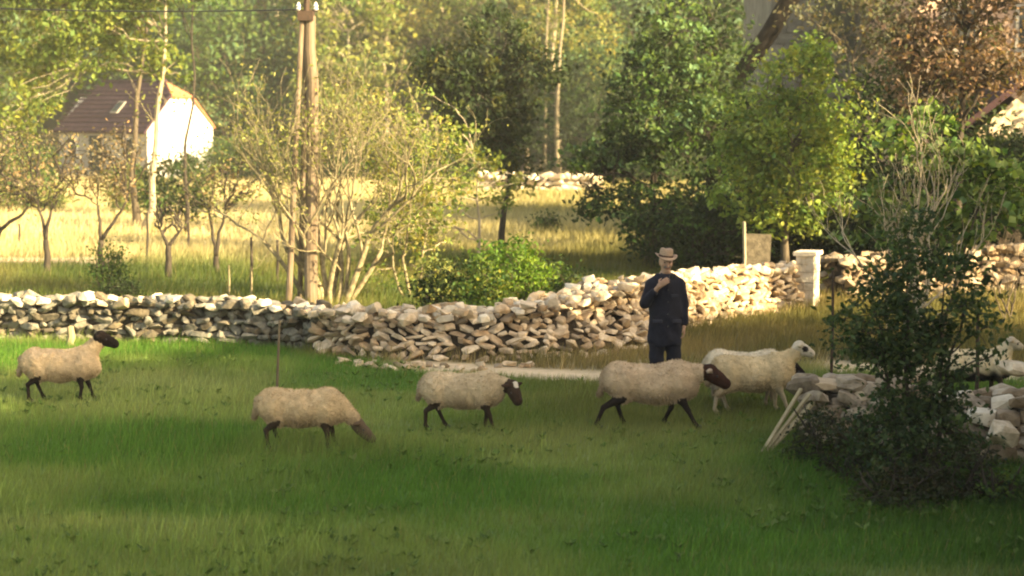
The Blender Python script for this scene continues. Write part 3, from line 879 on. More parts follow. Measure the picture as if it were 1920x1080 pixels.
# big yellow-green tree over the house, with pale trunks
Yt = 50.0
b = base_at(268, Yt)
t = make_tree('broadleaf_tree', b, lp(306, -40, Yt, b), .10, [bl(120, 40, Yt, 340, 210, b, 1.8), bl(20, 180, Yt, 170, 160, b, 1.6), bl(250, 60, Yt, 150, 170, b, 1.2), bl(180, -90, Yt, 420, 240, b, 2.2), bl(320, 130, Yt, 70, 90, b, .6)],
              420, 38, .17, YG + [(.13, .18, .04)], .42, 81, M_BARK_PALE, gap=.12, shell=.35, nlimb=12, limb_start=.62)
tag(t, 'tall yellow-green tree with a pale trunk overhanging the white house', 'tree')
b = base_at(262, 51.5)
t = make_tree('broadleaf_tree', b, lp(284, -60, 51.5, b), .10, [bl(230, -60, 51.5, 260, 180, b)], 60, 22, .17, YG, .45, 82, M_BARK, nlimb=6, limb_start=.6)
tag(t, 'thinner second trunk right beside the pale trunked tree by the house', 'tree')
b = base_at(350, 49)
t = make_tree('broadleaf_tree', b, lp(350, -60, 49, b), .055, [bl(355, -50, 49, 160, 120, b), bl(350, 320, 49, 60, 70, b)], 40, 20, .15, MG, .4, 83, M_BARK_DARK, nlimb=5, limb_start=.6)
tag(t, 'slender dark trunk standing straight in front of the white gable', 'tree')
# two slim pale trunks right of the central tree
b = base_at(1020, 86)
t = make_tree('pine_tree', b, lp(1030, -60, 86, b), .085, [bl(1010, 40, 87.5, 110, 70, b, .8), bl(1000, 120, 87.5, 70, 40, b, .8)], 34, 20, .2, OL + PY, .4, 84, M_BARK_GREY, nlimb=2, twigs=False, limb_start=.8, aspect=.35, wob=.015, flare=.2)
tag(t, 'slimmer of the two pale trunks right of the dark central tree', 'tree')
b = base_at(1046, 85)
t = make_tree('pine_tree', b, lp(1056, -60, 85, b), .125, [bl(1110, 70, 86, 120, 120, b, .8), bl(1130, 160, 86, 140, 70, b, .8), bl(1040, -50, 85, 160, 60, b)], 90, 24, .2, YG + PY, .45, 85, M_BARK_GREY, nlimb=2, twigs=False, limb_start=.8, aspect=.35, wob=.015, flare=.2)
tag(t, 'taller pale trunked pine with yellow boughs reaching right', 'tree')

# trees to the right, behind the wall
Yd = 39.0
b = base_at(1216, Yd)
t = make_tree('broadleaf_tree', b, lp(1225, 160, Yd, b), .10,
              [bl(1240, 200, Yd, 240, 220, b), bl(1170, 330, Yd, 190, 200, b), bl(1300, 330, Yd, 210, 240, b), bl(1260, 90, Yd, 160, 140, b), bl(1140, 380, Yd, 130, 110, b), bl(1330, 430, Yd, 190, 120, b), bl(1110, 300, Yd, 90, 90, b), bl(1240, 440, Yd, 150, 80, b)],
              420, 38, .13, MG + BG_[:1] + DG[:2], .28, 91, M_BARK_DARK, gap=.22, shell=.35, nlimb=18, limb_start=.3)
tag(t, 'dark green spreading tree directly behind the man', 'tree')
Yl = 35.5
b = base_at(1470, Yl)
t = make_tree('broadleaf_tree', b, lp(1480, 200, Yl, b), .09,
              [bl(1490, 150, Yl, 150, 120, b), bl(1430, 190, Yl, 120, 110, b), bl(1560, 200, Yl, 150, 110, b), bl(1600, 250, Yl, 110, 80, b), bl(1480, 260, Yl, 230, 150, b), bl(1390, 240, Yl, 90, 90, b), bl(1500, 350, Yl, 210, 120, b), bl(1400, 350, Yl, 130, 110, b), bl(1450, 410, Yl, 150, 60, b), bl(1370, 300, Yl, 90, 80, b), bl(1560, 300, Yl, 120, 120, b), bl(1540, 400, Yl, 110, 80, b), bl(1530, 100, Yl, 70, 60, b)],
              360, 36, .125, [(.20, .28, .06), (.26, .31, .08), (.13, .20, .045)], .25, 92, M_BARK, gap=.22, shell=.35, nlimb=16, limb_start=.3)
tag(t, 'bright yellow-green tree in front of the grey barn', 'tree')
b = base_at(1345, 42)
t = make_tree('broadleaf_tree', b, lp(1345, 110, 42, b), .13, [bl(1345, 150, 42, 190, 200, b), bl(1300, 60, 42, 200, 130, b), bl(1400, 250, 42, 170, 200, b)], 150, 28, .15, DG + MG, .36, 93, M_BARK_DARK, gap=.1, nlimb=10)
tag(t, 'dark tree squeezed between the spreading tree and the yellow-green tree', 'tree')
b = base_at(1600, 43)
t = make_tree('broadleaf_tree', b, lp(1610, 60, 43, b), .07, [bl(1600, 60, 43, 200, 200, b), bl(1520, 60, 43, 120, 140, b), bl(1680, 30, 43, 140, 160, b)],
              120, 22, .12, [(.10, .11, .06), (.14, .13, .08), (.06, .075, .035)], .34, 98, M_BARK, gap=.3, shell=.3, nlimb=12)
tag(t, 'thin grey-green tree standing close against the grey barn wall', 'tree')
b = base_at(1690, 37.5)
t = make_tree('broadleaf_tree', b, lp(1680, 200, 37.5, b), .10, [bl(1640, 250, 37.5, 180, 170, b), bl(1730, 180, 37.5, 170, 190, b), bl(1820, 270, 37.5, 190, 160, b), bl(1600, 180, 37.5, 90, 110, b), bl(1700, 330, 37.5, 240, 150, b)],
              260, 34, .13, DG, .34, 96, M_BARK_DARK, gap=.16, shell=.4, nlimb=12)
tag(t, 'very dark tree between the yellow-green tree and the brown oak', 'tree')
b = base_at(1300, 37.0)
t = make_tree('shrub', b, lp(1300, 420, 37.0, b), .05, [bl(1290, 440, 37, 190, 120, b), bl(1380, 420, 37, 170, 130, b), bl(1460, 440, 37, 150, 110, b), bl(1230, 400, 37, 120, 110, b)],
              170, 34, .11, DG + MG[:1], .28, 97, M_BARK_DARK, gap=.1, shell=.4, nlimb=12)
tag(t, 'wide dark shrub just behind the wall to the right of the man', 'bush')
# leaning dark trunk
b = base_at(1330, 44)
t = make_tree('leaning_tree', b, lp(1520, -120, 44, b), .5, [bl(1560, -170, 44, 420, 150, b), bl(1380, -150, 44, 200, 120, b)], 90, 22, .2, DG, .5, 94, M_BARK_BLACK, nlimb=6, limb_start=.7,
              wob=.02, flare=0, stems=[((0, 0, -.1), lp(1350, 190, 44, b)), (lp(1349, 200, 44, b), lp(1535, -90, 44, b))])
tag(t, 'thick dark trunk leaning right at the top edge before the barn', 'tree')
# deep undergrowth behind the wall on the right
for i, (px, y0, y1, w_, Y_, lab) in enumerate(((1320, 400, 510, 200, 40, 'dark undergrowth beneath the spreading tree behind the man'), (1500, 380, 520, 180, 38, 'dark undergrowth behind the stone pillar'),
                                    (1600, 330, 500, 200, 37, 'dark tangled undergrowth right of the stone pillar'), (1730, 300, 500, 220, 37, 'dark thicket behind the dry stems'), (1870, 250, 430, 190, 36, 'dark thicket at the right picture edge above the rubble wall'))):
    bush(px, y0, y1, w_, Y_, DG, lab, 100 + i, leaf=.13, n=240, nl=34, crad=.4, gap=.03, bark=M_BARK_DARK)

# hazel with large leaves, dry stems
Yh = 25.5
b = base_at(1735, Yh)
t = make_tree('hazel_bush', b, lp(1740, 260, Yh, b), .045,
              [bl(1740, 270, Yh, 170, 130, b, .5), bl(1820, 330, Yh, 150, 120, b, .5), bl(1870, 390, Yh, 70, 90, b, .4), bl(1700, 380, Yh, 150, 110, b, .6), bl(1790, 430, Yh, 120, 90, b, .5), bl(1865, 355, Yh, 100, 90, b, .4), bl(1895, 405, Yh, 50, 70, b, .3), bl(1640, 450, Yh, 120, 80, b, .5)],
              165, 16, .13, [(.15, .23, .07), (.19, .27, .09), (.07, .12, .035)], .22, 111, M_BARK, gap=.1, shell=.4, nlimb=14, limb_start=.3, aspect=.8,
              stems=[((0, 0, -.05), lp(1745, 280, Yh, b)), ((.1, 0, -.05), lp(1850, 360, Yh, b)), ((-.1, 0, -.05), lp(1690, 330, Yh, b))])
tag(t, 'hazel bush with large light leaves arching over the ruined wall', 'bush')
b = base_at(1700, 24.5)
st = [((0, 0, 0), (-.35, 0, 1.1), 1.1, .035), ((.06, .1, 0), (-.12, .1, 1.1), 1.2, .04), ((.1, -.1, 0), (.12, 0, 1.1), 1.1, .035), ((-.08, .1, 0), (-.6, 0, 1.0), 1.0, .03), ((.15, 0, 0), (.35, .1, 1.1), .9, .03)]
t = bare_bush('dry_bush', b, st, 55, 4, M_BARK_PALE, spread=.34, leafcols=[(.12, .12, .05)], nleaf=350, leaf=.07, leafrad=.1, upb=.45, lenf=.72)
tag(t, 'bare grey-stemmed dead bush between the pillar and the hazel', 'bush')
# brown oak at the upper right
Yo = 33
b = base_at(1800, Yo)
t = make_tree('oak_tree', b, lp(1810, 60, Yo, b), .12, [bl(1790, 100, Yo, 240, 160, b), bl(1860, 110, Yo, 150, 120, b), bl(1740, 190, Yo, 160, 130, b), bl(1860, -40, Yo, 340, 120, b), bl(1700, 70, Yo, 130, 190, b)],
              360, 26, .11, BR, .34, 121, M_BARK_DARK, gap=.2, shell=.35, nlimb=22, limb_start=.3)
tag(t, 'oak with thin brown foliage covering the pink house wall', 'tree')
bush(1890, 300, 420, 110, 29, MG + DG, 'dark green leafy bush at the right picture edge', 122, leaf=.11, n=70, crad=.25)

# near dark bush and weeds
Yn = 16.2
b = base_at(1722, Yn)
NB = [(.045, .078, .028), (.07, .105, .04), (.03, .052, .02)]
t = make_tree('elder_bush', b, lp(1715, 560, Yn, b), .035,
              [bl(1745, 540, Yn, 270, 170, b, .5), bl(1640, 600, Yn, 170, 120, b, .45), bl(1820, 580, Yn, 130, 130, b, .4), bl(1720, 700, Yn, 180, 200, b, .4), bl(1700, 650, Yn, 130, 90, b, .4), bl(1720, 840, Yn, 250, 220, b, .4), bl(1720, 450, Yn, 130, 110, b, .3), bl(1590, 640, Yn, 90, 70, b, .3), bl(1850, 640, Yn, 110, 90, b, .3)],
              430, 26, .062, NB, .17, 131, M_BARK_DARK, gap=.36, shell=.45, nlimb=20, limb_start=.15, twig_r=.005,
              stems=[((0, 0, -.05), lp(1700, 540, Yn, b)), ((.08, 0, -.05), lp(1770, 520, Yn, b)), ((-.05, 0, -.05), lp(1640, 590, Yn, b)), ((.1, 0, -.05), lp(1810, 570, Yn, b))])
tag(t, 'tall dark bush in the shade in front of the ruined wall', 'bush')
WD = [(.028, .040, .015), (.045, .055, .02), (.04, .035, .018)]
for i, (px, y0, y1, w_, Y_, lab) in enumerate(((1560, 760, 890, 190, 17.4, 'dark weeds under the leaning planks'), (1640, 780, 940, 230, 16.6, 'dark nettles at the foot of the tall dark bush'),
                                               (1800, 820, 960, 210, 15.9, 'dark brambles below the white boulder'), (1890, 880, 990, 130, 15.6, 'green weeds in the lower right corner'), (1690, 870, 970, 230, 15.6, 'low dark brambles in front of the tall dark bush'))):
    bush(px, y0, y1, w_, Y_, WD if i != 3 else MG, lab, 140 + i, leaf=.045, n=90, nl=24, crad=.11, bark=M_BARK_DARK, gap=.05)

# unseen barn and trees added past the right edge to shade pasture and thickets
M_BARNWALL = M_WALL_GREY
def box_part(name, c, sz, mat, parent):
    mb = MB(); mb.box(c, sz); return mb.obj(name, mat, parent)
barn = empty('barn', (13.5, 2, 0))
tag(barn, 'long unseen stone barn added past the right edge to shade the pasture', 'barn')
box_part('wall', (0, 0, 3.0), (7, 30, 6.2), M_WALL_GREY, barn)
mb = MB(); V = [(-3.9, -15.4, 6.0), (3.9, -15.4, 6.0), (0, -15.4, 9.1), (-3.9, 15.4, 6.0), (3.9, 15.4, 6.0), (0, 15.4, 9.1)]
mb.add(V, [[0, 3, 5, 2], [1, 2, 5, 4], [0, 1, 4, 3]]); mb.add(V, [[0, 2, 1], [3, 4, 5]]); mb.obj('roof', M_TILE_RED, barn)
shade_tree = None
for i, (x, y, s) in enumerate(((14.5, 16.0, 1.25), (12.6, 12.6, 1.3), (15.5, 9.0, 1.55), (16, 4, 1.6), (12.0, 6.5, 1.25), (15.8, 20.2, 1.0), (16.5, 32.0, .85), (20, 36, 1.0), (21, 42, 1.5), (14.2, 37.5, .75), (12.2, 9.5, 1.15), (11.8, 4.0, 1.2), (12, -2, 1.25), (13, -8, 1.2), (17.5, 12, 1.45))):
    if shade_tree is None:
        shade_tree = make_tree('unseen_walnut_tree', (x, y, 0), (0, 0, 5.5), .22, [(0, 0, 5.2, 2.9, 2.6, 2.6), (1.2, 0, 4, 2.1, 2, 1.8), (-1.3, .3, 4.2, 2.2, 2, 1.8)], 260, 30, .26, MG, .75, 151, M_BARK)
        shade_tree.scale = (s,) * 3
        tag(shade_tree, 'unseen walnut tree added past the right edge for its shade', 'tree', 'unseen walnut trees added for shade')
    else:
        copy_tree(shade_tree, (x, y, 0), i * 1.3, s, 'unseen walnut tree added past the right edge for its shade', 'tree', 'unseen walnut trees added for shade')

# ------------------------------------------------------------------ buildings
def white_house():
    Yc_ = 85.0
    p = at(278, 338, Yc_)
    root = empty('white_house', (p[0], Yc_, Hf(p[0], Yc_)))
    root.rotation_euler = (0, 0, R(46))     # local x = along the gable wall, local -x.. : gable faces local -y
    tag(root, 'small white house with dark tiled roof and half hipped gable', 'house')
    # local frame: gable wall from (0,0) to (GW,0) facing -y ; long wall from (0,0) to (0,LN) facing -x
    GW, LN, EV, RG = 3.7, 7.4, 2.4, 4.5
    HB = 3.85          # height at which the half hip begins
    mb = MB()
    hx = (HB - EV) / (RG - EV) * GW / 2
    V = [(0, 0, -.3), (GW, 0, -.3), (GW, 0, EV), (GW - hx, 0, HB), (hx, 0, HB), (0, 0, EV)]
    mb.add(V, [[0, 1, 2, 5], [5, 2, 3, 4]])
    V2 = [(x, LN, z) for x, _, z in V]; mb.add(V2, [[1, 0, 5, 2], [2, 5, 4, 3]])
    mb.add([(GW, 0, -.3), (GW, LN, -.3), (GW, LN, EV), (GW, 0, EV)], [[0, 1, 2, 3]])
    mb.obj('gable_wall', M_PLASTER, root)
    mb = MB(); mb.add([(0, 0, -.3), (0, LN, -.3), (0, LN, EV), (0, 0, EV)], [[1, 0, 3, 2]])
    mb.obj('side_wall', M_PLASTER_SHADE, root)
    hipd = 1.1
    roof_L = MB(); roof = []
    ov = .22
    # left slope (dark, towards the camera left)
    def slab(pts, name, mat, th=.10):
        P = np.array(pts, float); n = np.cross(P[1] - P[0], P[2] - P[0]); n /= np.linalg.norm(n)
        if n[2] < 0: n = -n
        k = len(P); V = np.vstack([P, P + n * th]); F3 = []
        for i in range(1, k - 1): F3 += [[0, i, i + 1], [k, k + i + 1, k + i]]
        for i in range(k): j = (i + 1) % k; F3 += [[i, j, k + j], [i, k + j, k + i]]
        m = MB(); m.add(V, F3); return m.obj(name, mat, root)
    e_z = EV - ov * (RG - EV) / (GW / 2)
    ins = (RG - HB) / (RG - EV) * GW / 2
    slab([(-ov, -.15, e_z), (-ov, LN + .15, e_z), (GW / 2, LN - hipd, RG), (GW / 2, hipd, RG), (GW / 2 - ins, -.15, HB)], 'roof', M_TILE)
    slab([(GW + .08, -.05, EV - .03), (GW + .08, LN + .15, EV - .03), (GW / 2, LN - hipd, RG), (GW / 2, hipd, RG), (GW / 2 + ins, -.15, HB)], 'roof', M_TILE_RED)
    slab([(GW / 2 - ins, -.16, HB - .03), (GW / 2 + ins, -.16, HB - .03), (GW / 2, hipd, RG)], 'hip_roof', M_TILE_RED)
    # tile rows on the dark slope, proud strips
    L0 = np.array([-ov, 0, e_z]); L1 = np.array([GW / 2, 0, RG])
    for i in range(11):
        t0 = i / 11.; q = L0 + (L1 - L0) * t0
        y0 = -.12 + max(0, (q[2] - HB) / (RG - HB)) * (hipd + .12); y1 = LN + .12 - max(0, (q[2] - HB) / (RG - HB)) * (hipd + .12)
        m = MB(); m.box((q[0] - .03, (y0 + y1) / 2, q[2] + .125), (.08, y1 - y0, .03), rotm(0, -.79, 0)); m.obj('tile_course', M_TILE, root)
    m = MB(); m.tube([(GW / 2, hipd, RG + .12), (GW / 2, LN - hipd, RG + .12)], .09); m.obj('ridge', M_TILE, root)
    # roof window, pale
    q = L0 + (L1 - L0) * .45
    m = MB(); m.box((q[0] - .05, 3.3, q[2] + .17), (.75, .6, .05), rotm(0, -.79, 0)); f = m.obj('window', M_PLASTER_SHADE, root)
    m = MB(); m.box((q[0] - .07, 3.3, q[2] + .195), (.6, .46, .03), rotm(0, -.79, 0)); m.obj('pane', M_GLASS, f)
    # side wall window and door
    for yy, w_, z0, z1, nm in ((1.5, .7, 1.0, 1.9, 'window'), (4.2, .9, 0, 1.95, 'door'), (6.2, .7, 1.0, 1.9, 'window')):
        m = MB(); m.box((-.03, yy, (z0 + z1) / 2), (.06, w_ + .14, z1 - z0 + .14)); f = m.obj(nm, M_PLASTER if nm == 'window' else M_WOOD_DARK, root)
        m = MB(); m.box((-.065, yy, (z0 + z1) / 2), (.03, w_, z1 - z0)); m.obj('pane' if nm == 'window' else 'panel', M_GLASS if nm == 'window' else M_WOOD_DARK, f)
white_house()

def masonry(root, x0, x1, z1, y, mat, seed, holes=(), name='stone', sw=.55, sh=.3):
    """courses of squared stones proud of a wall plane facing -y"""
    r = random.Random(seed); z = 0; row = 0; n = 0; rest = MB(); 
    while z < z1:
        h = sh * r.uniform(.8, 1.2); x = x0 - r.random() * sw
        while x < x1:
            w_ = sw * r.uniform(.6, 1.4); a, bb = max(x, x0), min(x + w_, x1)
            cx, cz = (a + bb) / 2, z + h / 2
            if bb - a > .08 and not any(hx0 - .02 < cx < hx1 + .02 and hz0 < cz < hz1 for hx0, hx1, hz0, hz1 in holes):
                m = MB(); m.box((cx, y - .02 - r.uniform(0, .02), cz), (bb - a - .025, .08, h - .025), rotm(r.uniform(-.03, .03), 0, r.uniform(-.03, .03)))
                if n < 290: m.obj(name, mat, root)
                else: rest.add(*m.get())
                n += 1
            x += w_
        z += h
    if rest.V: rest.obj('rubble', mat, root)['kind'] = 'stuff'

def grey_barn():
    Y0 = 50.0
    xl, xr = gx(1440, Y0), gx(1700, Y0)
    root = empty('grey_barn', (xl, Y0, Hf(xl, Y0)))
    tag(root, 'tall grey stone barn behind the bright yellow-green tree', 'barn')
    W = xr - xl
    box_part('wall', (W / 2, 3.0, 4.0), (W, 6, 8.4), M_WALL_GREY, root)
    dx0, dx1 = gx(1528, Y0) - xl, gx(1592, Y0) - xl
    masonry(root, 0.0, W, 8.1, 0, M_WALL_GREY, 3, holes=((dx0, dx1, 4.9, 7.6),), sw=.5, sh=.28)
    # dark loft door
    m = MB(); m.box(((dx0 + dx1) / 2, -.04, 6.25), (dx1 - dx0, .1, 2.7)); d = m.obj('loft_door', M_WOOD_DARK, root)
    for i in range(6):
        xx = dx0 + (dx1 - dx0) * (i + .5) / 6
        m = MB(); m.box((xx, -.10, 6.25), ((dx1 - dx0) / 6 - .015, .03, 2.6)); m.obj('plank', M_WOOD_DARK, d)
    mb = MB(); V = [(-.3, -.4, 8.1), (W + .3, -.4, 8.1), (W + .3, 6.4, 8.1), (-.3, 6.4, 8.1), (-.3, 3, 10.4), (W + .3, 3, 10.4)]
    mb.add(V, [[0, 1, 5, 4], [2, 3, 4, 5], [0, 3, 2, 1]]); mb.add(V, [[0, 4, 3], [1, 2, 5]]); mb.obj('roof', M_TILE, root)
grey_barn()

def pink_house():
    Y0 = 46.0
    xl = gx(1716, Y0)
    root = empty('pink_house', (xl, Y0, Hf(xl, Y0)))
    root.rotation_euler = (0, 0, R(8))
    tag(root, 'pinkish rendered house wall glowing behind the brown oak', 'house')
    box_part('wall', (3.5, 3.2, 4.2), (7, 6, 8.8), M_WALL_PINK, root)
    for i, (x, z) in enumerate(((1.1, 5.4), (3.0, 5.4), (5.2, 5.4), (2.0, 1.9))):
        m = MB(); m.box((x, .17, z), (.95, .10, 1.25)); f = m.obj('window', M_PLASTER_SHADE, root)
        m = MB(); m.box((x, .115, z), (.75, .03, 1.05)); m.obj('pane', M_GLASS, f)
        m = MB(); m.box((x, .08, z - .68), (1.1, .22, .08)); m.obj('sill', M_STONE_CAP, f)
    mb = MB(); V = [(-.4, -.2, 8.6), (7.4, -.2, 8.6), (7.4, 6.6, 8.6), (-.4, 6.6, 8.6), (-.4, 3.2, 10.8), (7.4, 3.2, 10.8)]
    mb.add(V, [[0, 1, 5, 4], [2, 3, 4, 5], [0, 3, 2, 1]]); mb.add(V, [[0, 4, 3], [1, 2, 5]]); mb.obj('roof', M_TILE_RED, root)
pink_house()

def lean_to():
    # small stone shed whose sloping roof cuts diagonally at the right edge
    Y0 = 37.0
    pl = at(1822, 232, Y0); pr = at(1960, 130, Y0)
    root = empty('stone_shed', (pl[0], Y0, Hf(pl[0], Y0)))
    tag(root, 'small stone shed with a steep brown roof at the right edge', 'shed')
    zb = root.location[2]
    W = pr[0] - pl[0]; h0 = pl[2] - zb; h1 = pr[2] - zb
    V = [(.15, .4, -.2), (2 * W, .4, -.2), (2 * W, .4, h0 - .2), (W, .4, h1 - .2), (.15, .4, h0 - .2)]
    V2 = [(x, 4, z) for x, _, z in V]
    mb = MB(); mb.add(V, [[0, 1, 2, 4]]); mb.add(V, [[4, 2, 3]]); mb.add(V2, [[1, 0, 4, 2]]); mb.add(V2, [[2, 4, 3]])
    mb.add(np.vstack([V, V2]), [[5, 0, 4, 9], [1, 6, 7, 2]]); mb.obj('wall', M_STONE, root)
    for s in (0, 1):
        a = (0 - .1, h0 - .1) if s == 0 else (2 * W + .1, h0 - .1)
        mb = MB(); V = [(a[0], 0, a[1]), (W, 0, h1), (W, 4.2, h1), (a[0], 4.2, a[1])]
        VV = np.vstack([V, np.array(V) + np.array([0, 0, .16])])
        mb.add(VV, [[0, 1, 2, 3], [7, 6, 5, 4], [0, 4, 5, 1], [2, 6, 7, 3], [0, 3, 7, 4], [1, 5, 6, 2]]); mb.obj('roof', M_TILE, root)
lean_to()

# grey slab behind the wall with a thin pale post
p = at(1418, 500, 34.5)
o = MB(); o.box((0, 0, .45), (.5, .10, 1.1), rotm(0, .04, 0)); o = o.obj('stone_slab', M_STONE_GREY, None, loc=(p[0], 34.5, Hf(p[0], 34.5)))
tag(o, 'grey upright slab behind the wall left of the pillar', 'slab')
p = at(1394, 500, 34.2)
o = MB(); o.tube([(0, 0, -.1), (.02, 0, .6), (0, 0, 1.25)], .035); o = o.obj('wooden_post', M_BARK_PALE, None, loc=(p[0], 34.2, Hf(p[0], 34.2)))
tag(o, 'pale post standing against the grey upright slab', 'post')

# ------------------------------------------------------------------ utility pole
def utility_pole():
    Yp = 31.3
    b = base_at(584, Yp)
    root = empty('utility_pole', b)
    tag(root, 'wooden utility pole with two side struts beside the lichened bush', 'utility pole')
    top = lp(581, 30, Yp, b)
    m = MB(); P = curve_pts((0, 0, -.2), top, 10, np.random.default_rng(1), .012); m.tube(P, np.linspace(.115, .095, 10), 12); m.obj('post', M_POLE, root)
    m = MB(); m.tube([lp(541, 575, Yp - .4, b), lp(553, 300, Yp - .25, b), lp(566, 38, Yp - .05, b)], [.055, .05, .042], 10); m.obj('strut', M_POLE, root)
    m = MB(); m.tube([lp(562, 575, Yp + .5, b), lp(569, 300, Yp + .3, b), lp(573, 50, Yp + .1, b)], [.045, .045, .04], 8); m.obj('strut', M_POLE, root)
    m = MB(); m.tube([lp(574, 45, Yp - .02, b), lp(576, -30, Yp - .02, b)], [.055, .05], 8); m.obj('mast', M_METAL, root)
    m = MB(); m.box(lp(574, 30, Yp, b), (.26, .30, .16)); m.obj('clamp', M_METAL, root)
    m = MB(); m.tube([lp(556, 20, Yp, b), lp(596, 20, Yp, b)], .02, 6); m.obj('crossbar', M_METAL, root)
    for px in (560, 592):
        q = lp(px, 20, Yp, b)
        m = MB(); m.tube([(q[0], q[1], q[2] + z) for z in (0, .03, .05, .08, .10, .14)], [.025, .05, .03, .05, .03, .02], 10); m.obj('insulator', M_CERAMIC, root)
    # cables sagging away to the left and right
    q = at(560, 18, Yp)
    for (e, nm, lab) in (((-22, 36, 6.6), 'cable', 'thin dark cable sagging left from the utility pole'),):
        s = q if e[0] < 0 else at(592, 14, Yp)
        t_ = np.linspace(0, 1, 30); P = np.array(s) + (np.array(e) - np.array(s)) * t_[:, None]
        P[:, 2] -= 1.0 * 4 * t_ * (1 - t_) * .45
        m = MB(); m.tube(P, .012, 5); tag(m.obj('overhead_' + nm, M_BLACK), lab, 'cable')
utility_pole()

# stakes, posts, planks
def rod(name, px0, py0, px1, py1, Y, r0, mat, label, cat, group=None, sides=7):
    a = at(px0, py0, Y); b_ = at(px1, py1, Y)
    z = Hf(a[0], Y)
    m = MB(); m.tube([(0, 0, -.08), ((b_[0] - a[0]) * .5 + r0 * .6, 0, (b_[2] - z) * .5), (b_[0] - a[0], 0, b_[2] - z)], [r0, r0 * .95, r0 * .8], sides)
    return tag(m.obj(name, mat, None, loc=(a[0], Y, z)), label, cat, group)
rod('wooden_stake', 513, 830, 524, 600, 18.55, .014, M_POLE, 'thin pale stake in front of the grazing sheep', 'stake')
rod('iron_rod', 1557, 700, 1562, 508, 20.2, .018, M_METAL, 'rusty iron rod upright left of the dark bush', 'iron rod')
rod('iron_rod', 1828, 790, 1833, 585, 18.9, .022, M_METAL, 'rusty iron rod in front of the half hidden sheep', 'iron rod')
for (px, y0, y1, Y_) in ((275, 490, 398, 41), (352, 480, 400, 43), (470, 535, 445, 35), (519, 530, 450, 36), (1012, 345, 300, 78), (35, 470, 420, 46)):
    rod('fence_post', px, y0, px + 1, y1, Y_, .03, M_BARK_DARK, 'thin dark old fence post standing out in the meadow grass', 'post', 'old fence posts in the meadow')
for (px, y0, y1, Y_) in ((429, 545, 497, 33), (471, 550, 500, 33.4)):
    rod('marker_stake', px, y0, px, y1, Y_, .018, M_PLANK, 'short whitish stake in the grass behind the left wall', 'stake', 'short whitish stakes')
rod('wooden_stake', 128, 660, 132, 612, 25.9, .06, M_PLANK, 'short yellowish split log against the left wall', 'stake')
# leaning planks
for i, (dx, dy, lab) in enumerate(((-6, -4, 'uppermost thin plank leaning on the rubble slab'), (10, 6, 'middle thin plank leaning on the rubble slab'), (24, 14, 'lowest broad plank leaning on the rubble slab'))):
    a = np.array(at(1432 + dx * .4, 838 + dy * .2, 17.7 + i * .04)); a[2] = Hf(a[0], a[1]) + .02
    b_ = np.array(at(1508 + dx, 733 + dy, 18.25 + i * .04))
    d = b_ - a; L = np.linalg.norm(d); q = Vector(d).to_track_quat('Z', 'Y')
    m = MB(); m.box((0, 0, L / 2), (.035 if i < 2 else .05, .022, L))
    o = m.obj('plank', M_PLANK, None, loc=tuple(a)); o.rotation_mode = 'QUATERNION'; o.rotation_quaternion = q
    tag(o, lab, 'plank', 'planks leaning on the rubble')

# ------------------------------------------------------------------ SDF modelling for animals and the man
def surface_nets(D, org, h):
    s = D < 0
    nx_, ny_, nz_ = D.shape
    cell = np.zeros((nx_ - 1, ny_ - 1, nz_ - 1), int)
    for a in (0, 1):
        for b in (0, 1):
            for c in (0, 1):
                cell += s[a:nx_ - 1 + a, b:ny_ - 1 + b, c:nz_ - 1 + c]
    act = (cell > 0) & (cell < 8)
    idx = -np.ones(cell.shape, int); I = np.argwhere(act); idx[act] = np.arange(len(I))
    acc = np.zeros((len(I), 3)); cnt = np.zeros(len(I))
    corners = [(a, b, c) for a in (0, 1) for b in (0, 1) for c in (0, 1)]
    for p in corners:
        for ax_ in range(3):
            if p[ax_] == 1: continue
            q = list(p); q[ax_] = 1
            d0 = D[I[:, 0] + p[0], I[:, 1] + p[1], I[:, 2] + p[2]]; d1 = D[I[:, 0] + q[0], I[:, 1] + q[1], I[:, 2] + q[2]]
            m = (d0 < 0) != (d1 < 0)
            t = np.where(m, d0 / np.where(m, d0 - d1, 1), 0)
            pos = np.tile(np.array(p, float), (len(I), 1)); pos[:, ax_] += t
            acc += pos * m[:, None]; cnt += m
    V = org + (I + acc / cnt[:, None]) * h
    F = []
    # x edges
    m = s[:-1, 1:-1, 1:-1] != s[1:, 1:-1, 1:-1]; E = np.argwhere(m); i, j, k = E[:, 0], E[:, 1] + 1, E[:, 2] + 1
    q = np.stack([idx[i, j - 1, k - 1], idx[i, j, k - 1], idx[i, j, k], idx[i, j - 1, k]], -1); fl = ~s[i, j, k]; q[fl] = q[fl][:, ::-1]; F.append(q)
    m = s[1:-1, :-1, 1:-1] != s[1:-1, 1:, 1:-1]; E = np.argwhere(m); i, j, k = E[:, 0] + 1, E[:, 1], E[:, 2] + 1
    q = np.stack([idx[i - 1, j, k - 1], idx[i - 1, j, k], idx[i, j, k], idx[i, j, k - 1]], -1); fl = ~s[i, j, k]; q[fl] = q[fl][:, ::-1]; F.append(q)
    m = s[1:-1, 1:-1, :-1] != s[1:-1, 1:-1, 1:]; E = np.argwhere(m); i, j, k = E[:, 0] + 1, E[:, 1] + 1, E[:, 2]
    q = np.stack([idx[i - 1, j - 1, k], idx[i, j - 1, k], idx[i, j, k], idx[i - 1, j, k]], -1); fl = ~s[i, j, k]; q[fl] = q[fl][:, ::-1]; F.append(q)
    return V, np.vstack(F)

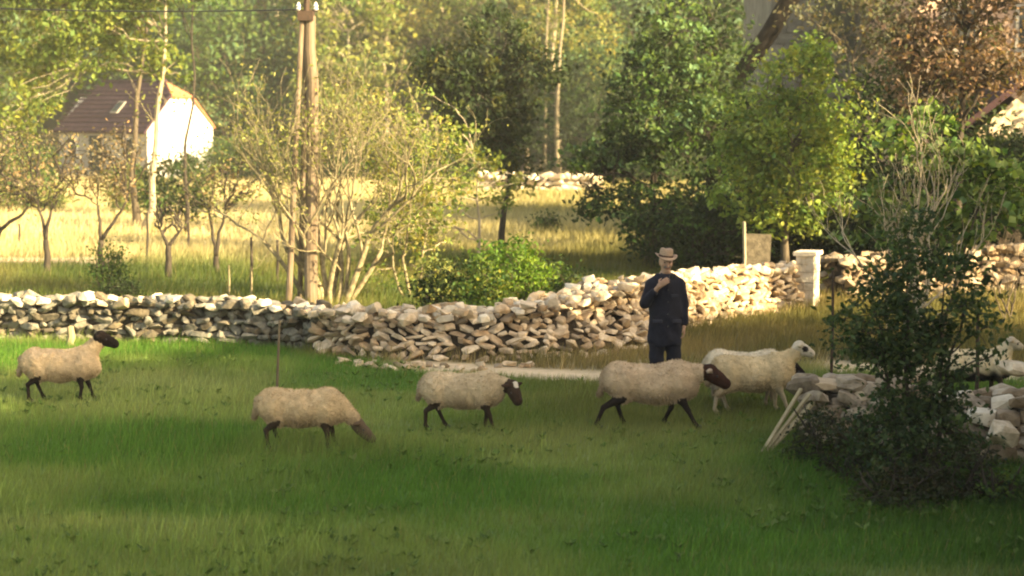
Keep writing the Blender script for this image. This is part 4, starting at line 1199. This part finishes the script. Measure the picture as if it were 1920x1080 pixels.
class SDF:
    def __init__(s, lo, hi, h):
        s.lo = np.array(lo, float); s.h = h
        s.n = np.ceil((np.array(hi) - s.lo) / h).astype(int) + 1
        s.D = np.full(tuple(s.n), 1.0); s.prims = []
    def grid(s, lo, hi):
        a = np.clip(((np.array(lo) - s.lo) / s.h).astype(int), 0, s.n - 1); b = np.clip(((np.array(hi) - s.lo) / s.h).astype(int) + 2, 1, s.n)
        g = [s.lo[i] + np.arange(a[i], b[i]) * s.h for i in range(3)]
        return a, b, np.meshgrid(*g, indexing='ij')
    def cap(s, a, b, ra, rb, k=.02, lab=0, sc=(1, 1, 1)):
        a = np.array(a, float); b = np.array(b, float); sc = np.array(sc, float)
        R_ = max(ra, rb) * max(sc) + k + 2 * s.h
        A, B, (X_, Y_, Z_) = s.grid(np.minimum(a, b) - R_, np.maximum(a, b) + R_)
        d = s._cap(X_, Y_, Z_, a, b, ra, rb, sc)
        sl = tuple(slice(A[i], B[i]) for i in range(3)); o = s.D[sl]
        hh_ = np.clip(.5 + .5 * (o - d) / k, 0, 1)
        s.D[sl] = o * (1 - hh_) + d * hh_ - k * hh_ * (1 - hh_)
        s.prims.append((a, b, ra, rb, sc, lab))
    def _cap(s, X_, Y_, Z_, a, b, ra, rb, sc):
        P = [(q - a[i]) / sc[i] for i, q in enumerate((X_, Y_, Z_))]; ba = (b - a) / sc
        t = np.clip(sum(P[i] * ba[i] for i in range(3)) / (ba @ ba + 1e-9), 0, 1)
        return (np.sqrt(sum((P[i] - t * ba[i]) ** 2 for i in range(3))) - (ra + (rb - ra) * t)) * min(sc)
    def ball(s, c, r, k=.02, lab=0, sc=(1, 1, 1)):
        c = np.array(c, float); s.cap(c, c + np.array([0, 0, 1e-4]), r, r, k, lab, sc)
    def mesh(s): return surface_nets(s.D, s.lo, s.h)
    def labels(s, V):
        best = np.full(len(V), 9.); L = np.zeros(len(V), int)
        for (a, b, ra, rb, sc, lab) in s.prims:
            d = s._cap(V[:, 0], V[:, 1], V[:, 2], a, b, ra, rb, sc); m = d < best; best[m] = d[m]; L[m] = lab
        return L

def noise3(V, s, seed):
    return (vnoise(V[:, 0] + V[:, 2] * .37, V[:, 1] + V[:, 2] * .9, s, seed) + vnoise(V[:, 2] + V[:, 0] * .6, V[:, 0] - V[:, 1] * .7, s, seed + 3)) * .5

def vnormals(V, F):
    n = np.zeros_like(V); a = V[F[:, 2]] - V[F[:, 0]]; b = V[F[:, 3]] - V[F[:, 1]]; f = np.cross(a, b)
    for k in range(4): np.add.at(n, F[:, k], f)
    return n / (np.linalg.norm(n, axis=1, keepdims=True) + 1e-12)

def sheep(px, py, sc, rz, neck, head, muzzle, feet, label, seed, wool=(.50, .42, .33), face=(.05, .03, .02), leg=(.035, .026, .02), ears=(.08, .05, .04), blaze=None, belly=None, lift=(0, 0, 0, 0), headr=1.12, earup=.0, bodyroll=0, patch=None):
    """neck: neck end; head: poll; muzzle; feet: dx of (hind near, hind far, front near, front far). Near side is -y."""
    Y = gy(py); x = at(px, py, Y)[0]
    root = empty('sheep', (x, Y, Hf(x, Y)), rz); root.scale = (sc,) * 3
    tag(root, label, 'sheep', 'flock of sheep on the pasture')
    S = SDF((-.68, -.30, -.01), (.90, .30, 1.02), .0125)
    W_, LG, FC, ER = 0, 1, 2, 3
    r = np.random.default_rng(seed)
    # trunk: deep chest, belly rising to the flank, rounded rump
    S.cap((-.30, 0, .475), (.20, 0, .455), .170, .176, .05, W_, (1, .90, 1.0))
    S.cap((-.36, 0, .48), (-.30, 0, .44), .15, .155, .05, W_, (1, .88, 1))
    S.cap((.24, 0, .46), (.30, 0, .43), .17, .14, .05, W_, (1, .80, 1.05))
    bs = r.uniform(-.02, .02)
    S.ball((-.03 + bs, 0, .405), .19, .05, W_, (1.30, .98, .85))
    for sg in (-1, 1):
        S.ball((-.31, sg * .085, .44), .125, .03, W_, (1, .72, 1.15)); S.ball((.21, sg * .085, .43), .115, .03, W_, (.95, .70, 1.2))
    S.ball((.20, 0, .575), .10, .04, W_, (1.2, .7, .8)); S.ball((-.34, 0, .585), .09, .05, W_, (1.1, .8, .7))
    nk = np.array(neck, float)
    S.cap((.27, 0, .52), tuple(nk), .125, .068, .05, W_, (1, .8, 1))
    S.cap((.24, 0, .55), tuple(nk + np.array([-.02, 0, .0])), .095, .060, .04, W_, (1, .8, 1))
    # tail, hanging
    S.cap((-.49, 0, .52), (-.53, 0, .34), .035, .028, .03, W_)
    for i, (hx, side) in enumerate(((-.33, -1), (-.33, 1), (.24, -1), (.24, 1))):
        dx = feet[i]; lf = lift[i]; y = side * .095
        if i < 2:
            S.cap((hx + .02, y * .8, .45), (hx + .07 + dx * .15, y, .345), .115, .075, .05, W_, (1, .62, 1))
            S.cap((hx + .07 + dx * .2, y, .33), (hx - .05 + dx * .55, y, .225 + lf * .3), .052, .027, .03, W_ if leg[0] > .2 else LG)
            S.cap((hx - .05 + dx * .55, y, .225 + lf * .3), (hx - .02 + dx, y, .065 + lf), .0245, .019, .012, LG)
            S.cap((hx - .02 + dx, y, .065 + lf), (hx + .02 + dx, y, .018 + lf), .022, .026, .012, LG)
        else:
            S.cap((hx, y * .8, .43), (hx - .03 + dx * .1, y, .335), .10, .058, .05, W_, (1, .62, 1))
            S.cap((hx - .03 + dx * .12, y, .34), (hx + dx * .5, y, .19 + lf * .4), .044, .027, .03, LG)
            S.cap((hx + dx * .5, y, .19 + lf * .4), (hx - .01 + dx, y, .06 + lf), .024, .0185, .012, LG)
            S.cap((hx - .01 + dx, y, .06 + lf), (hx + .025 + dx, y, .018 + lf), .021, .026, .012, LG)
    hp, mz = np.array(head, float), np.array(muzzle, float)
    d = mz - hp; d /= np.linalg.norm(d)
    side = np.cross(d, [0, 0, 1.]); side /= np.linalg.norm(side); upv = np.cross(side, d)
    S.cap(tuple(nk), tuple(nk * .35 + hp * .65), .068, .058, .03, W_, (1, .82, 1))
    S.cap(tuple(hp), tuple(hp + (mz - hp) * .55), .066 * headr, .050 * headr, .02, FC, (1, .85, 1))
    S.cap(tuple(hp + (mz - hp) * .5), tuple(mz), .052 * headr, .044 * headr, .02, FC, (1, .85, 1))
    S.cap(tuple(hp + d * .05 - upv * .035), tuple(mz - upv * .018 - d * .03), .04, .026, .02, FC)
    for sg in (-1, 1):
        e0 = hp + side * sg * .055 + upv * .025 - d * .01
        e1 = e0 + side * sg * .085 - d * .035 + np.array([0, 0, -.02 + earup])
        S.cap(tuple(e0), tuple(e1), .021, .015, .008, ER, (1, 1, 1))
        S.cap(tuple(e0 * .5 + e1 * .5), tuple(e1), .024, .012, .006, ER)
    V, F = S.mesh()
    L = S.labels(V + (np.stack([noise3(V, .03, 3), noise3(V, .03, 4), noise3(V, .03, 5)], -1) - .5) * .03)
    N = vnormals(V, F)
    w_ = (L == W_)
    # fleece relief
    disp = (noise3(V, .16, seed + 21) - .5) * .030 + (noise3(V, .06, seed) - .5) * .018 + (noise3(V, .022, seed + 9) - .5) * .006
    V = V + N * (disp * w_)[:, None]
    wool = np.array(wool)
    C = np.tile(wool * np.array([1.25, 1.16, 1.02]), (len(V), 1)) * (.68 + .64 * (noise3(V, .12, seed + 5) * .5 + noise3(V, .05, seed + 6) * .5))[:, None]
    # dirt: browner low on the flank and behind
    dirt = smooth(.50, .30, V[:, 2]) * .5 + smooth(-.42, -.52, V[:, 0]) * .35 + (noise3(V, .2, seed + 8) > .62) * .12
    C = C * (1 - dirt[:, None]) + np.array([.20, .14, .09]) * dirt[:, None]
    if belly is not None:
        k = smooth(.40, .33, V[:, 2] + (noise3(V, .08, seed) - .5) * .08)[:, None] * (np.abs(V[:, 0]) < .5)[:, None]; C = C * (1 - k) + np.array(belly) * k
    def setc(m, col):
        C[m] = np.array(col) * (.8 + .4 * noise3(V[m], .03, seed))[:, None]
    setc(L == LG, leg); setc(L == FC, face); setc(L == ER, ears)
    if blaze is not None:
        q = V - hp; al = q @ d; lat = np.abs(q @ side); upq = q @ upv
        m = (L == FC) & (lat < .028) & (upq > .0) & (al > -.03) & (al < blaze[0]); setc(m, blaze[1])
    if patch is not None:
        q = V - (hp + d * .06); m = (L == FC) & (np.linalg.norm(q - side * patch[2] * .05 - upv * .015, axis=1) < patch[0]); setc(m, patch[1])
    body = obj('body', V, F, M_WOOL, root, C=C, shade=True)
    # fleece locks on the wool
    wi = np.where(w_ & (V[:, 2] > .2))[0]; n = 9000
    pick = wi[r.integers(0, len(wi), n)]
    P0 = V[pick] + r.normal(size=(n, 3)) * .004; nn = N[pick] + r.normal(size=(n, 3)) * .45 + np.array([-.1, 0, -.35])
    nn /= np.linalg.norm(nn, axis=1, keepdims=True)
    tg = np.cross(nn, r.normal(size=(n, 3))); tg /= np.linalg.norm(tg, axis=1, keepdims=True)
    ln = (r.uniform(.008, .018, n) * (1 + 0.5 * smooth(.40, .30, V[pick][:, 2])))[:, None]; wd = r.uniform(.004, .007, n)[:, None]
    VV = np.stack([P0 - tg * wd, P0 + tg * wd, P0 + nn * ln], 1).reshape(-1, 3)
    CC = np.repeat(C[pick] * r.uniform(.85, 1.15, n)[:, None], 3, 0)
    obj('fleece', VV, np.arange(3 * n).reshape(-1, 3), M_WOOL, root, C=CC)
    for sg in (-1, 1):
        e = hp + d * .075 + side * sg * .050 * headr + upv * .02
        mb = MB(); Vs, Fs = tube(np.array([e + side * sg * q for q in (-.012, -.006, .0, .006, .010)]), np.array([.004, .010, .012, .010, .003]), 8); mb.add(Vs, Fs)
        mb.obj('eye', M_BLACK, root)
    for i, (hx, sd) in enumerate(((-.33, -1), (-.33, 1), (.24, -1), (.24, 1))):
        fx = hx + (.02 if i < 2 else .025) + feet[i]
        mb = MB(); mb.tube([(fx, sd * .095, -.002 + lift[i]), (fx + .003, sd * .095, .02 + lift[i]), (fx, sd * .095, .042 + lift[i])], [.030, .029, .024], 8); mb.obj('hoof', M_BLACK, root)
    return root

CREAM = (.52, .43, .33)
sheep(120, 757, .95, R(4), (.42, 0, .72), (.46, 0, .78), (.62, -.01, .70), (-.05, .08, -.02, .10), 'dark-headed sheep standing alert on the far left of the flock', 1, wool=CREAM, face=(.012, .008, .007), leg=(.018, .012, .010), ears=(.015, .01, .009), headr=1.3)
sheep(572, 846, .95, R(-3), (.50, 0, .36), (.56, 0, .27), (.70, -.01, .13), (-.02, .06, .02, .07), 'sheep grazing with its head in the grass beside the thin stake', 2, wool=(.50, .41, .30), face=(.11, .08, .055), leg=(.05, .035, .025), ears=(.10, .07, .05))
sheep(872, 808, .95, R(-8), (.46, 0, .52), (.53, -.03, .50), (.60, -.09, .36), (-.08, .10, .10, -.02), 'brown-faced sheep with a white forehead spot, third from the left', 3, wool=(.50, .43, .34), face=(.045, .028, .02), leg=(.04, .028, .02), ears=(.05, .03, .022), blaze=(.04, (.6, .55, .48)), headr=1.3)
sheep(1226, 808, 1.08, R(2), (.46, 0, .55), (.54, -.01, .55), (.69, -.03, .44), (-.22, .05, .16, -.12), 'large striding sheep with a brown head passing in front of the man', 4, wool=(.47, .385, .31), face=(.045, .02, .014), leg=(.02, .014, .012), ears=(.42, .33, .26), headr=1.28)
sheep(1415, 776, 1.0, R(4), (.44, 0, .66), (.49, 0, .74), (.62, -.01, .665), (-.12, .05, .12, .02), 'cream sheep with raised pale face and dark eye patch behind the striding one', 5, wool=(.55, .47, .34), face=(.60, .52, .42), leg=(.40, .33, .24), ears=(.55, .47, .36), patch=(.034, (.03, .02, .015), 1))
sheep(1402, 762, .98, R(-6), (.44, 0, .50), (.52, -.02, .46), (.64, -.04, .35), (.04, -.05, -.03, .05), 'dark-faced pale sheep lowering its head at the rubble, mostly hidden', 6, wool=(.60, .56, .50), face=(.02, .013, .012), leg=(.25, .20, .15), ears=(.03, .02, .018))
sheep(1832, 748, .92, R(3), (.38, 0, .66), (.42, 0, .74), (.53, -.02, .68), (-.05, .08, .10, -.06), 'white-backed sheep with dark belly seen through the right bush', 7, wool=(.66, .60, .48), face=(.50, .42, .32), leg=(.06, .045, .03), ears=(.4, .33, .25), belly=(.03, .024, .018))

# ------------------------------------------------------------------ the man
def man():
    Y = gy(750); x = at(1246, 750, Y)[0]
    root = empty('person', (x, Y, Hf(x, Y)), R(6))
    root.scale = (.92, .95, 1.0)
    tag(root, 'man in a navy work coat and straw hat raising one hand to his chest', 'person')
    SK, LP, DK = 0, 1, 2
    S = SDF((-.42, -.42, -.01), (.42, .22, 1.80), .0085)
    hc = np.array([0, -.02, 1.585])
    # trunk and legs
    S.cap((0, 0, .98), (0, 0, 1.20), .135, .145, .05, SK, (1, .75, 1)); S.cap((0, 0, 1.2), (0, .005, 1.36), .15, .13, .05, SK, (1.05, .7, 1))
    S.cap((-.14, 0, 1.345), (.14, 0, 1.345), .055, .055, .04, SK)
    for s in (-1, 1):
        S.cap((s * .09, 0, .93), (s * .105, -.01, .50), .09, .058, .04, SK); S.cap((s * .105, -.01, .50), (s * .11, .015, .10), .056, .036, .03, SK)
        S.cap((s * .11, .02, .05), (s * .125, -.13, .035), .038, .03, .02, SK)
    S.cap((0, .01, 1.40), (0, -.01, 1.52), .062, .055, .03, SK)
    # head
    S.ball(hc + [0, .012, .03], .092, .02, SK, (.84, 1.0, 1.0)); S.cap(hc + [0, -.02, -.02], hc + [0, -.045, -.085], .070, .042, .03, SK, (.9, 1, 1))
    S.cap(hc + [0, -.085, .015], hc + [0, -.115, -.028], .010, .017, .014, SK)       # nose
    S.cap(hc + [-.035, -.078, .032], hc + [.035, -.078, .032], .012, .012, .012, SK)  # brow
    S.cap(hc + [-.026, -.088, -.058], hc + [.026, -.088, -.058], .008, .008, .006, LP)
    S.cap(hc + [-.03, -.082, -.044], hc + [.03, -.082, -.044], .011, .011, .006, DK)    # moustache
    for s in (-1, 1):
        S.cap(hc + [s * .079, .012, .022], hc + [s * .078, .008, -.022], .016, .010, .008, SK, (.6, 1, 1))
        S.ball(hc + [s * .045, -.062, -.02], .024, .02, SK)
    # arms
    def arm(sh, el, wr):
        S.cap(sh, el, .050, .040, .03, SK); S.cap(el, wr, .042, .026, .02, SK)
    shL, elL, wrL = (.188, .0, 1.33), (.245, .03, 1.09), (.235, -.03, .845)
    shR, elR, wrR = (-.188, .0, 1.33), (-.275, -.08, 1.125), (-.125, -.225, 1.335)
    arm(shL, elL, wrL); arm(shR, elR, wrR)
    def hand(w, pdir, fdir, thumb, curl):
        w = np.array(w, float); pdir = np.array(pdir, float); pdir /= np.linalg.norm(pdir)
        fdir = np.array(fdir, float); fdir -= (fdir @ pdir) * pdir; fdir /= np.linalg.norm(fdir)   # across the palm, towards the index finger
        nrm = np.cross(pdir, fdir); curl = np.array(curl, float); curl /= np.linalg.norm(curl)
        for q in (-.028, -.010, .009, .028):
            S.cap(w + fdir * q * .6, w + pdir * .085 + fdir * q, .015, .012, .012, SK)
        for q, ln in ((.030, .070), (.010, .080), (-.010, .074), (-.029, .058)):
            b0 = w + pdir * .085 + fdir * q; d1 = pdir * .85 + curl * .35; d1 /= np.linalg.norm(d1); d2 = pdir * .35 + curl * .9; d2 /= np.linalg.norm(d2)
            b1 = b0 + d1 * ln * .45; b2 = b1 + d2 * ln * .6
            S.cap(b0, b1, .0095, .0088, .003, SK); S.cap(b1, b2, .0088, .0075, .003, SK)
        t0 = w + pdir * .02 + fdir * .022; t1 = t0 + (fdir * thumb * .9 + pdir * .5 + curl * .2) * .038; t2 = t1 + (pdir * .8 + curl * .5 + fdir * .1) * .035
        S.cap(t0, t1, .013, .011, .006, SK); S.cap(t1, t2, .011, .008, .003, SK)
    hand(wrL, (.02, -.10, -1), (-.25, -1, 0), 1, (-1, -.1, -.1))
    hand(wrR, (.75, -.35, .60), (-.45, .1, 1), 1, (.6, .9, .0))
    V, F = S.mesh(); L = S.labels(V)
    C = np.tile(np.array([.40, .24, .17]), (len(V), 1)); C[L == LP] = (.30, .13, .10); C[L == DK] = (.16, .14, .13)
    obj('body', V, F, M_SKIN, root, C=C, shade=True)
    # eyes
    for s in (-1, 1):
        e = hc + np.array([s * .031, -.084, .012]); m = MB(); m.tube([e + [0, q, 0] for q in (.004, 0, -.004)], [.010, .010, .002], 8); m.obj('eye', M_BLACK, root)
    # hair
    Sh = SDF((-.12, -.12, 1.48), (.12, .14, 1.74), .006)
    Sh.cap(hc + [0, .035, .03], hc + [0, .045, -.04], .088, .06, .02, 0, (.93, .9, 1))
    Vh, Fh = Sh.mesh(); obj('hair', Vh, Fh, M_HAIR, root, shade=True)
    # coat
    Sc = SDF((-.42, -.36, .58), (.42, .26, 1.50), .0095)
    Sc.cap((0, 0, 1.24), (0, .0, .70), .185, .215, .05, 0, (1, .72, 1)); Sc.cap((0, 0, 1.30), (0, 0, 1.10), .185, .185, .05, 0, (1.05, .68, 1))
    Sc.cap((0, 0, 1.395), (.165, 0, 1.335), .080, .066, .05, 0); Sc.cap((0, 0, 1.395), (-.165, 0, 1.335), .080, .066, .05, 0); Sc.cap((0, .005, 1.42), (0, .0, 1.36), .085, .12, .05, 0)
    Sc.cap((.188, 0, 1.325), elL, .070, .062, .035, 0); Sc.cap(elL, (.238, -.02, .885), .062, .050, .02, 0)
    Sc.cap((-.188, 0, 1.325), elR, .070, .066, .035, 0); wm = np.array(elR) + (np.array(wrR) - np.array(elR)) * .62; Sc.cap(elR, wm, .064, .052, .02, 0)
    A, B, (X_, Y_, Z_) = Sc.grid(Sc.lo, Sc.lo + Sc.n * Sc.h)
    sh = Z_.shape
    fold = (np.sin(X_ * 34 + Z_ * 9 + np.sin(Z_ * 14) * 1.5) * .006 + np.sin(Z_ * 31 + X_ * 22) * .004) * np.clip((1.35 - Z_) * 2, .2, 1)
    Sc.D = Sc.D + fold
    body_x = np.abs(X_) < .215
    Sc.D = np.where(body_x, np.maximum(Sc.D, .625 + .01 * np.sin(X_ * 20) - Z_), Sc.D)
    Sc.D = np.maximum(Sc.D, Z_ - 1.462)
    Vc, Fc = Sc.mesh(); obj('coat', Vc, Fc, M_NAVY, root, shade=True)
    # collar wings, placket, pocket flaps, buttons
    for s in (-1, 1):
        m = MB(); P = np.array([(s * .02, -.118, 1.385), (s * .085, -.085, 1.40), (s * .075, -.055, 1.475), (s * .012, -.088, 1.445)])
        Vq = np.vstack([P, P + np.array([0, -.012, .004])]); m.add(Vq, [[0, 1, 2, 3], [7, 6, 5, 4], [0, 4, 5, 1], [1, 5, 6, 2], [2, 6, 7, 3], [3, 7, 4, 0]]); m.obj('collar', M_NAVY_SEAM, root)
    m = MB(); m.box((.09, -.141, 1.215), (.10, .02, .03), rotm(.05, 0, .18)); m.obj('pocket_flap', M_NAVY_SEAM, root)
    for s in (-1, 1):
        m = MB(); m.box((s * .125, -.135, .92), (.12, .03, .035), rotm(0, 0, s * .30)); m.obj('pocket_flap', M_NAVY_SEAM, root)
    for z in (1.28, 1.14, 1.0, .86):
        m = MB(); y0 = -.137 - (1.28 - z) * .035; m.tube([(0.01, y0, z), (.01, y0 - .012, z)], .011, 10); m.obj('button', M_BLACK, root)
    # trousers
    St = SDF((-.24, -.20, .04), (.24, .22, 1.0), .0095)
    for s in (-1, 1):
        St.cap((s * .095, 0, .90), (s * .11, -.01, .48), .115, .092, .03, 0, (1, .95, 1)); St.cap((s * .11, -.01, .48), (s * .115, .015, .10), .092, .080, .01, 0)
    A, B, (X_, Y_, Z_) = St.grid(St.lo, St.lo + St.n * St.h)
    St.D = St.D + np.sin(Z_ * 40 + X_ * 15) * .004; St.D = np.maximum(St.D, .075 - Z_)
    Vt, Ft = St.mesh(); obj('trousers', Vt, Ft, M_NAVY, root, shade=True)
    for s in (-1, 1):
        Sb = SDF((-.1 + s * .12, -.22, -.01), (.1 + s * .12, .12, .16), .008)
        Sb.cap((s * .112, .03, .048), (s * .13, -.14, .040), .048, .042, .02, 0); Sb.cap((s * .112, .015, .05), (s * .112, .015, .12), .048, .05, .02, 0)
        A, B, (X_, Y_, Z_) = Sb.grid(Sb.lo, Sb.lo + Sb.n * Sb.h); Sb.D = np.maximum(Sb.D, .0 - Z_)
        Vb, Fb = Sb.mesh(); obj('boot', Vb, Fb, M_SHOE, root, shade=True)
    # hat: crown with a pinch and a turned brim
    th = np.linspace(0, 2 * math.pi, 32, endpoint=False)
    prof = [(.150, .002, 0), (.152, .008, 0), (.125, .0, 0), (.098, .004, 0), (.093, .03, 0), (.090, .07, 0), (.082, .098, 0), (.06, .108, 1), (.03, .098, 1), (.002, .094, 1)]
    Vv = []
    for (rr, zz, pin) in prof:
        for t in th:
            x_, y_ = rr * .93 * math.cos(t), rr * 1.12 * math.sin(t)
            z_ = zz
            if rr > .12: z_ += .028 * abs(math.cos(t)) ** 2 - .018 * (1 if math.sin(t) < 0 else .3) * abs(math.sin(t))
            if zz > .06: z_ -= .014 * math.exp(-(x_ / .025) ** 2) * (1.0); z_ += .010 * (-y_ / .1)
            Vv.append((x_, y_, z_))
    Vv = np.array(Vv); nP = len(prof); i = np.arange(nP - 1)[:, None] * 32; j = np.arange(32)[None, :]; j2 = (j + 1) % 32
    Fq = np.stack([i + j, i + j2, i + 32 + j2, i + 32 + j], -1).reshape(-1, 4)
    hat = obj('hat', Vv, Fq, M_HAT, root, shade=True, loc=tuple(hc + np.array([0, .004, .068])), rot=(R(6), R(5), 0))
    mod = hat.modifiers.new('thickness', 'SOLIDIFY'); mod.thickness = .006
    m = MB(); bt = np.array([(.0955 * math.cos(t) * .95, .0955 * 1.13 * math.sin(t), zz) for zz in (.006, .030) for t in th])
    k = np.arange(32); k2 = (k + 1) % 32; m.add(bt, np.stack([k, k2, k2 + 32, k + 32], -1)); m.obj('hat_band', M_HATBAND, hat)
    # small dark object in the raised hand
    ca, sa = math.cos(R(6)), math.sin(R(6))
    lx, ly, lz = .022, -.305, 1.445
    m = MB(); m.box((0, 0, 0), (.07, .016, .05)); m.box((.01, -.012, 0), (.028, .012, .028))
    o = m.obj('phone', M_BLACK, None, loc=(x + lx * ca - ly * sa, Y + lx * sa + ly * ca, root.location[2] + lz), rot=(0, .3, R(6)))
    tag(o, 'small black device held in the man\'s raised hand', 'device')
man()
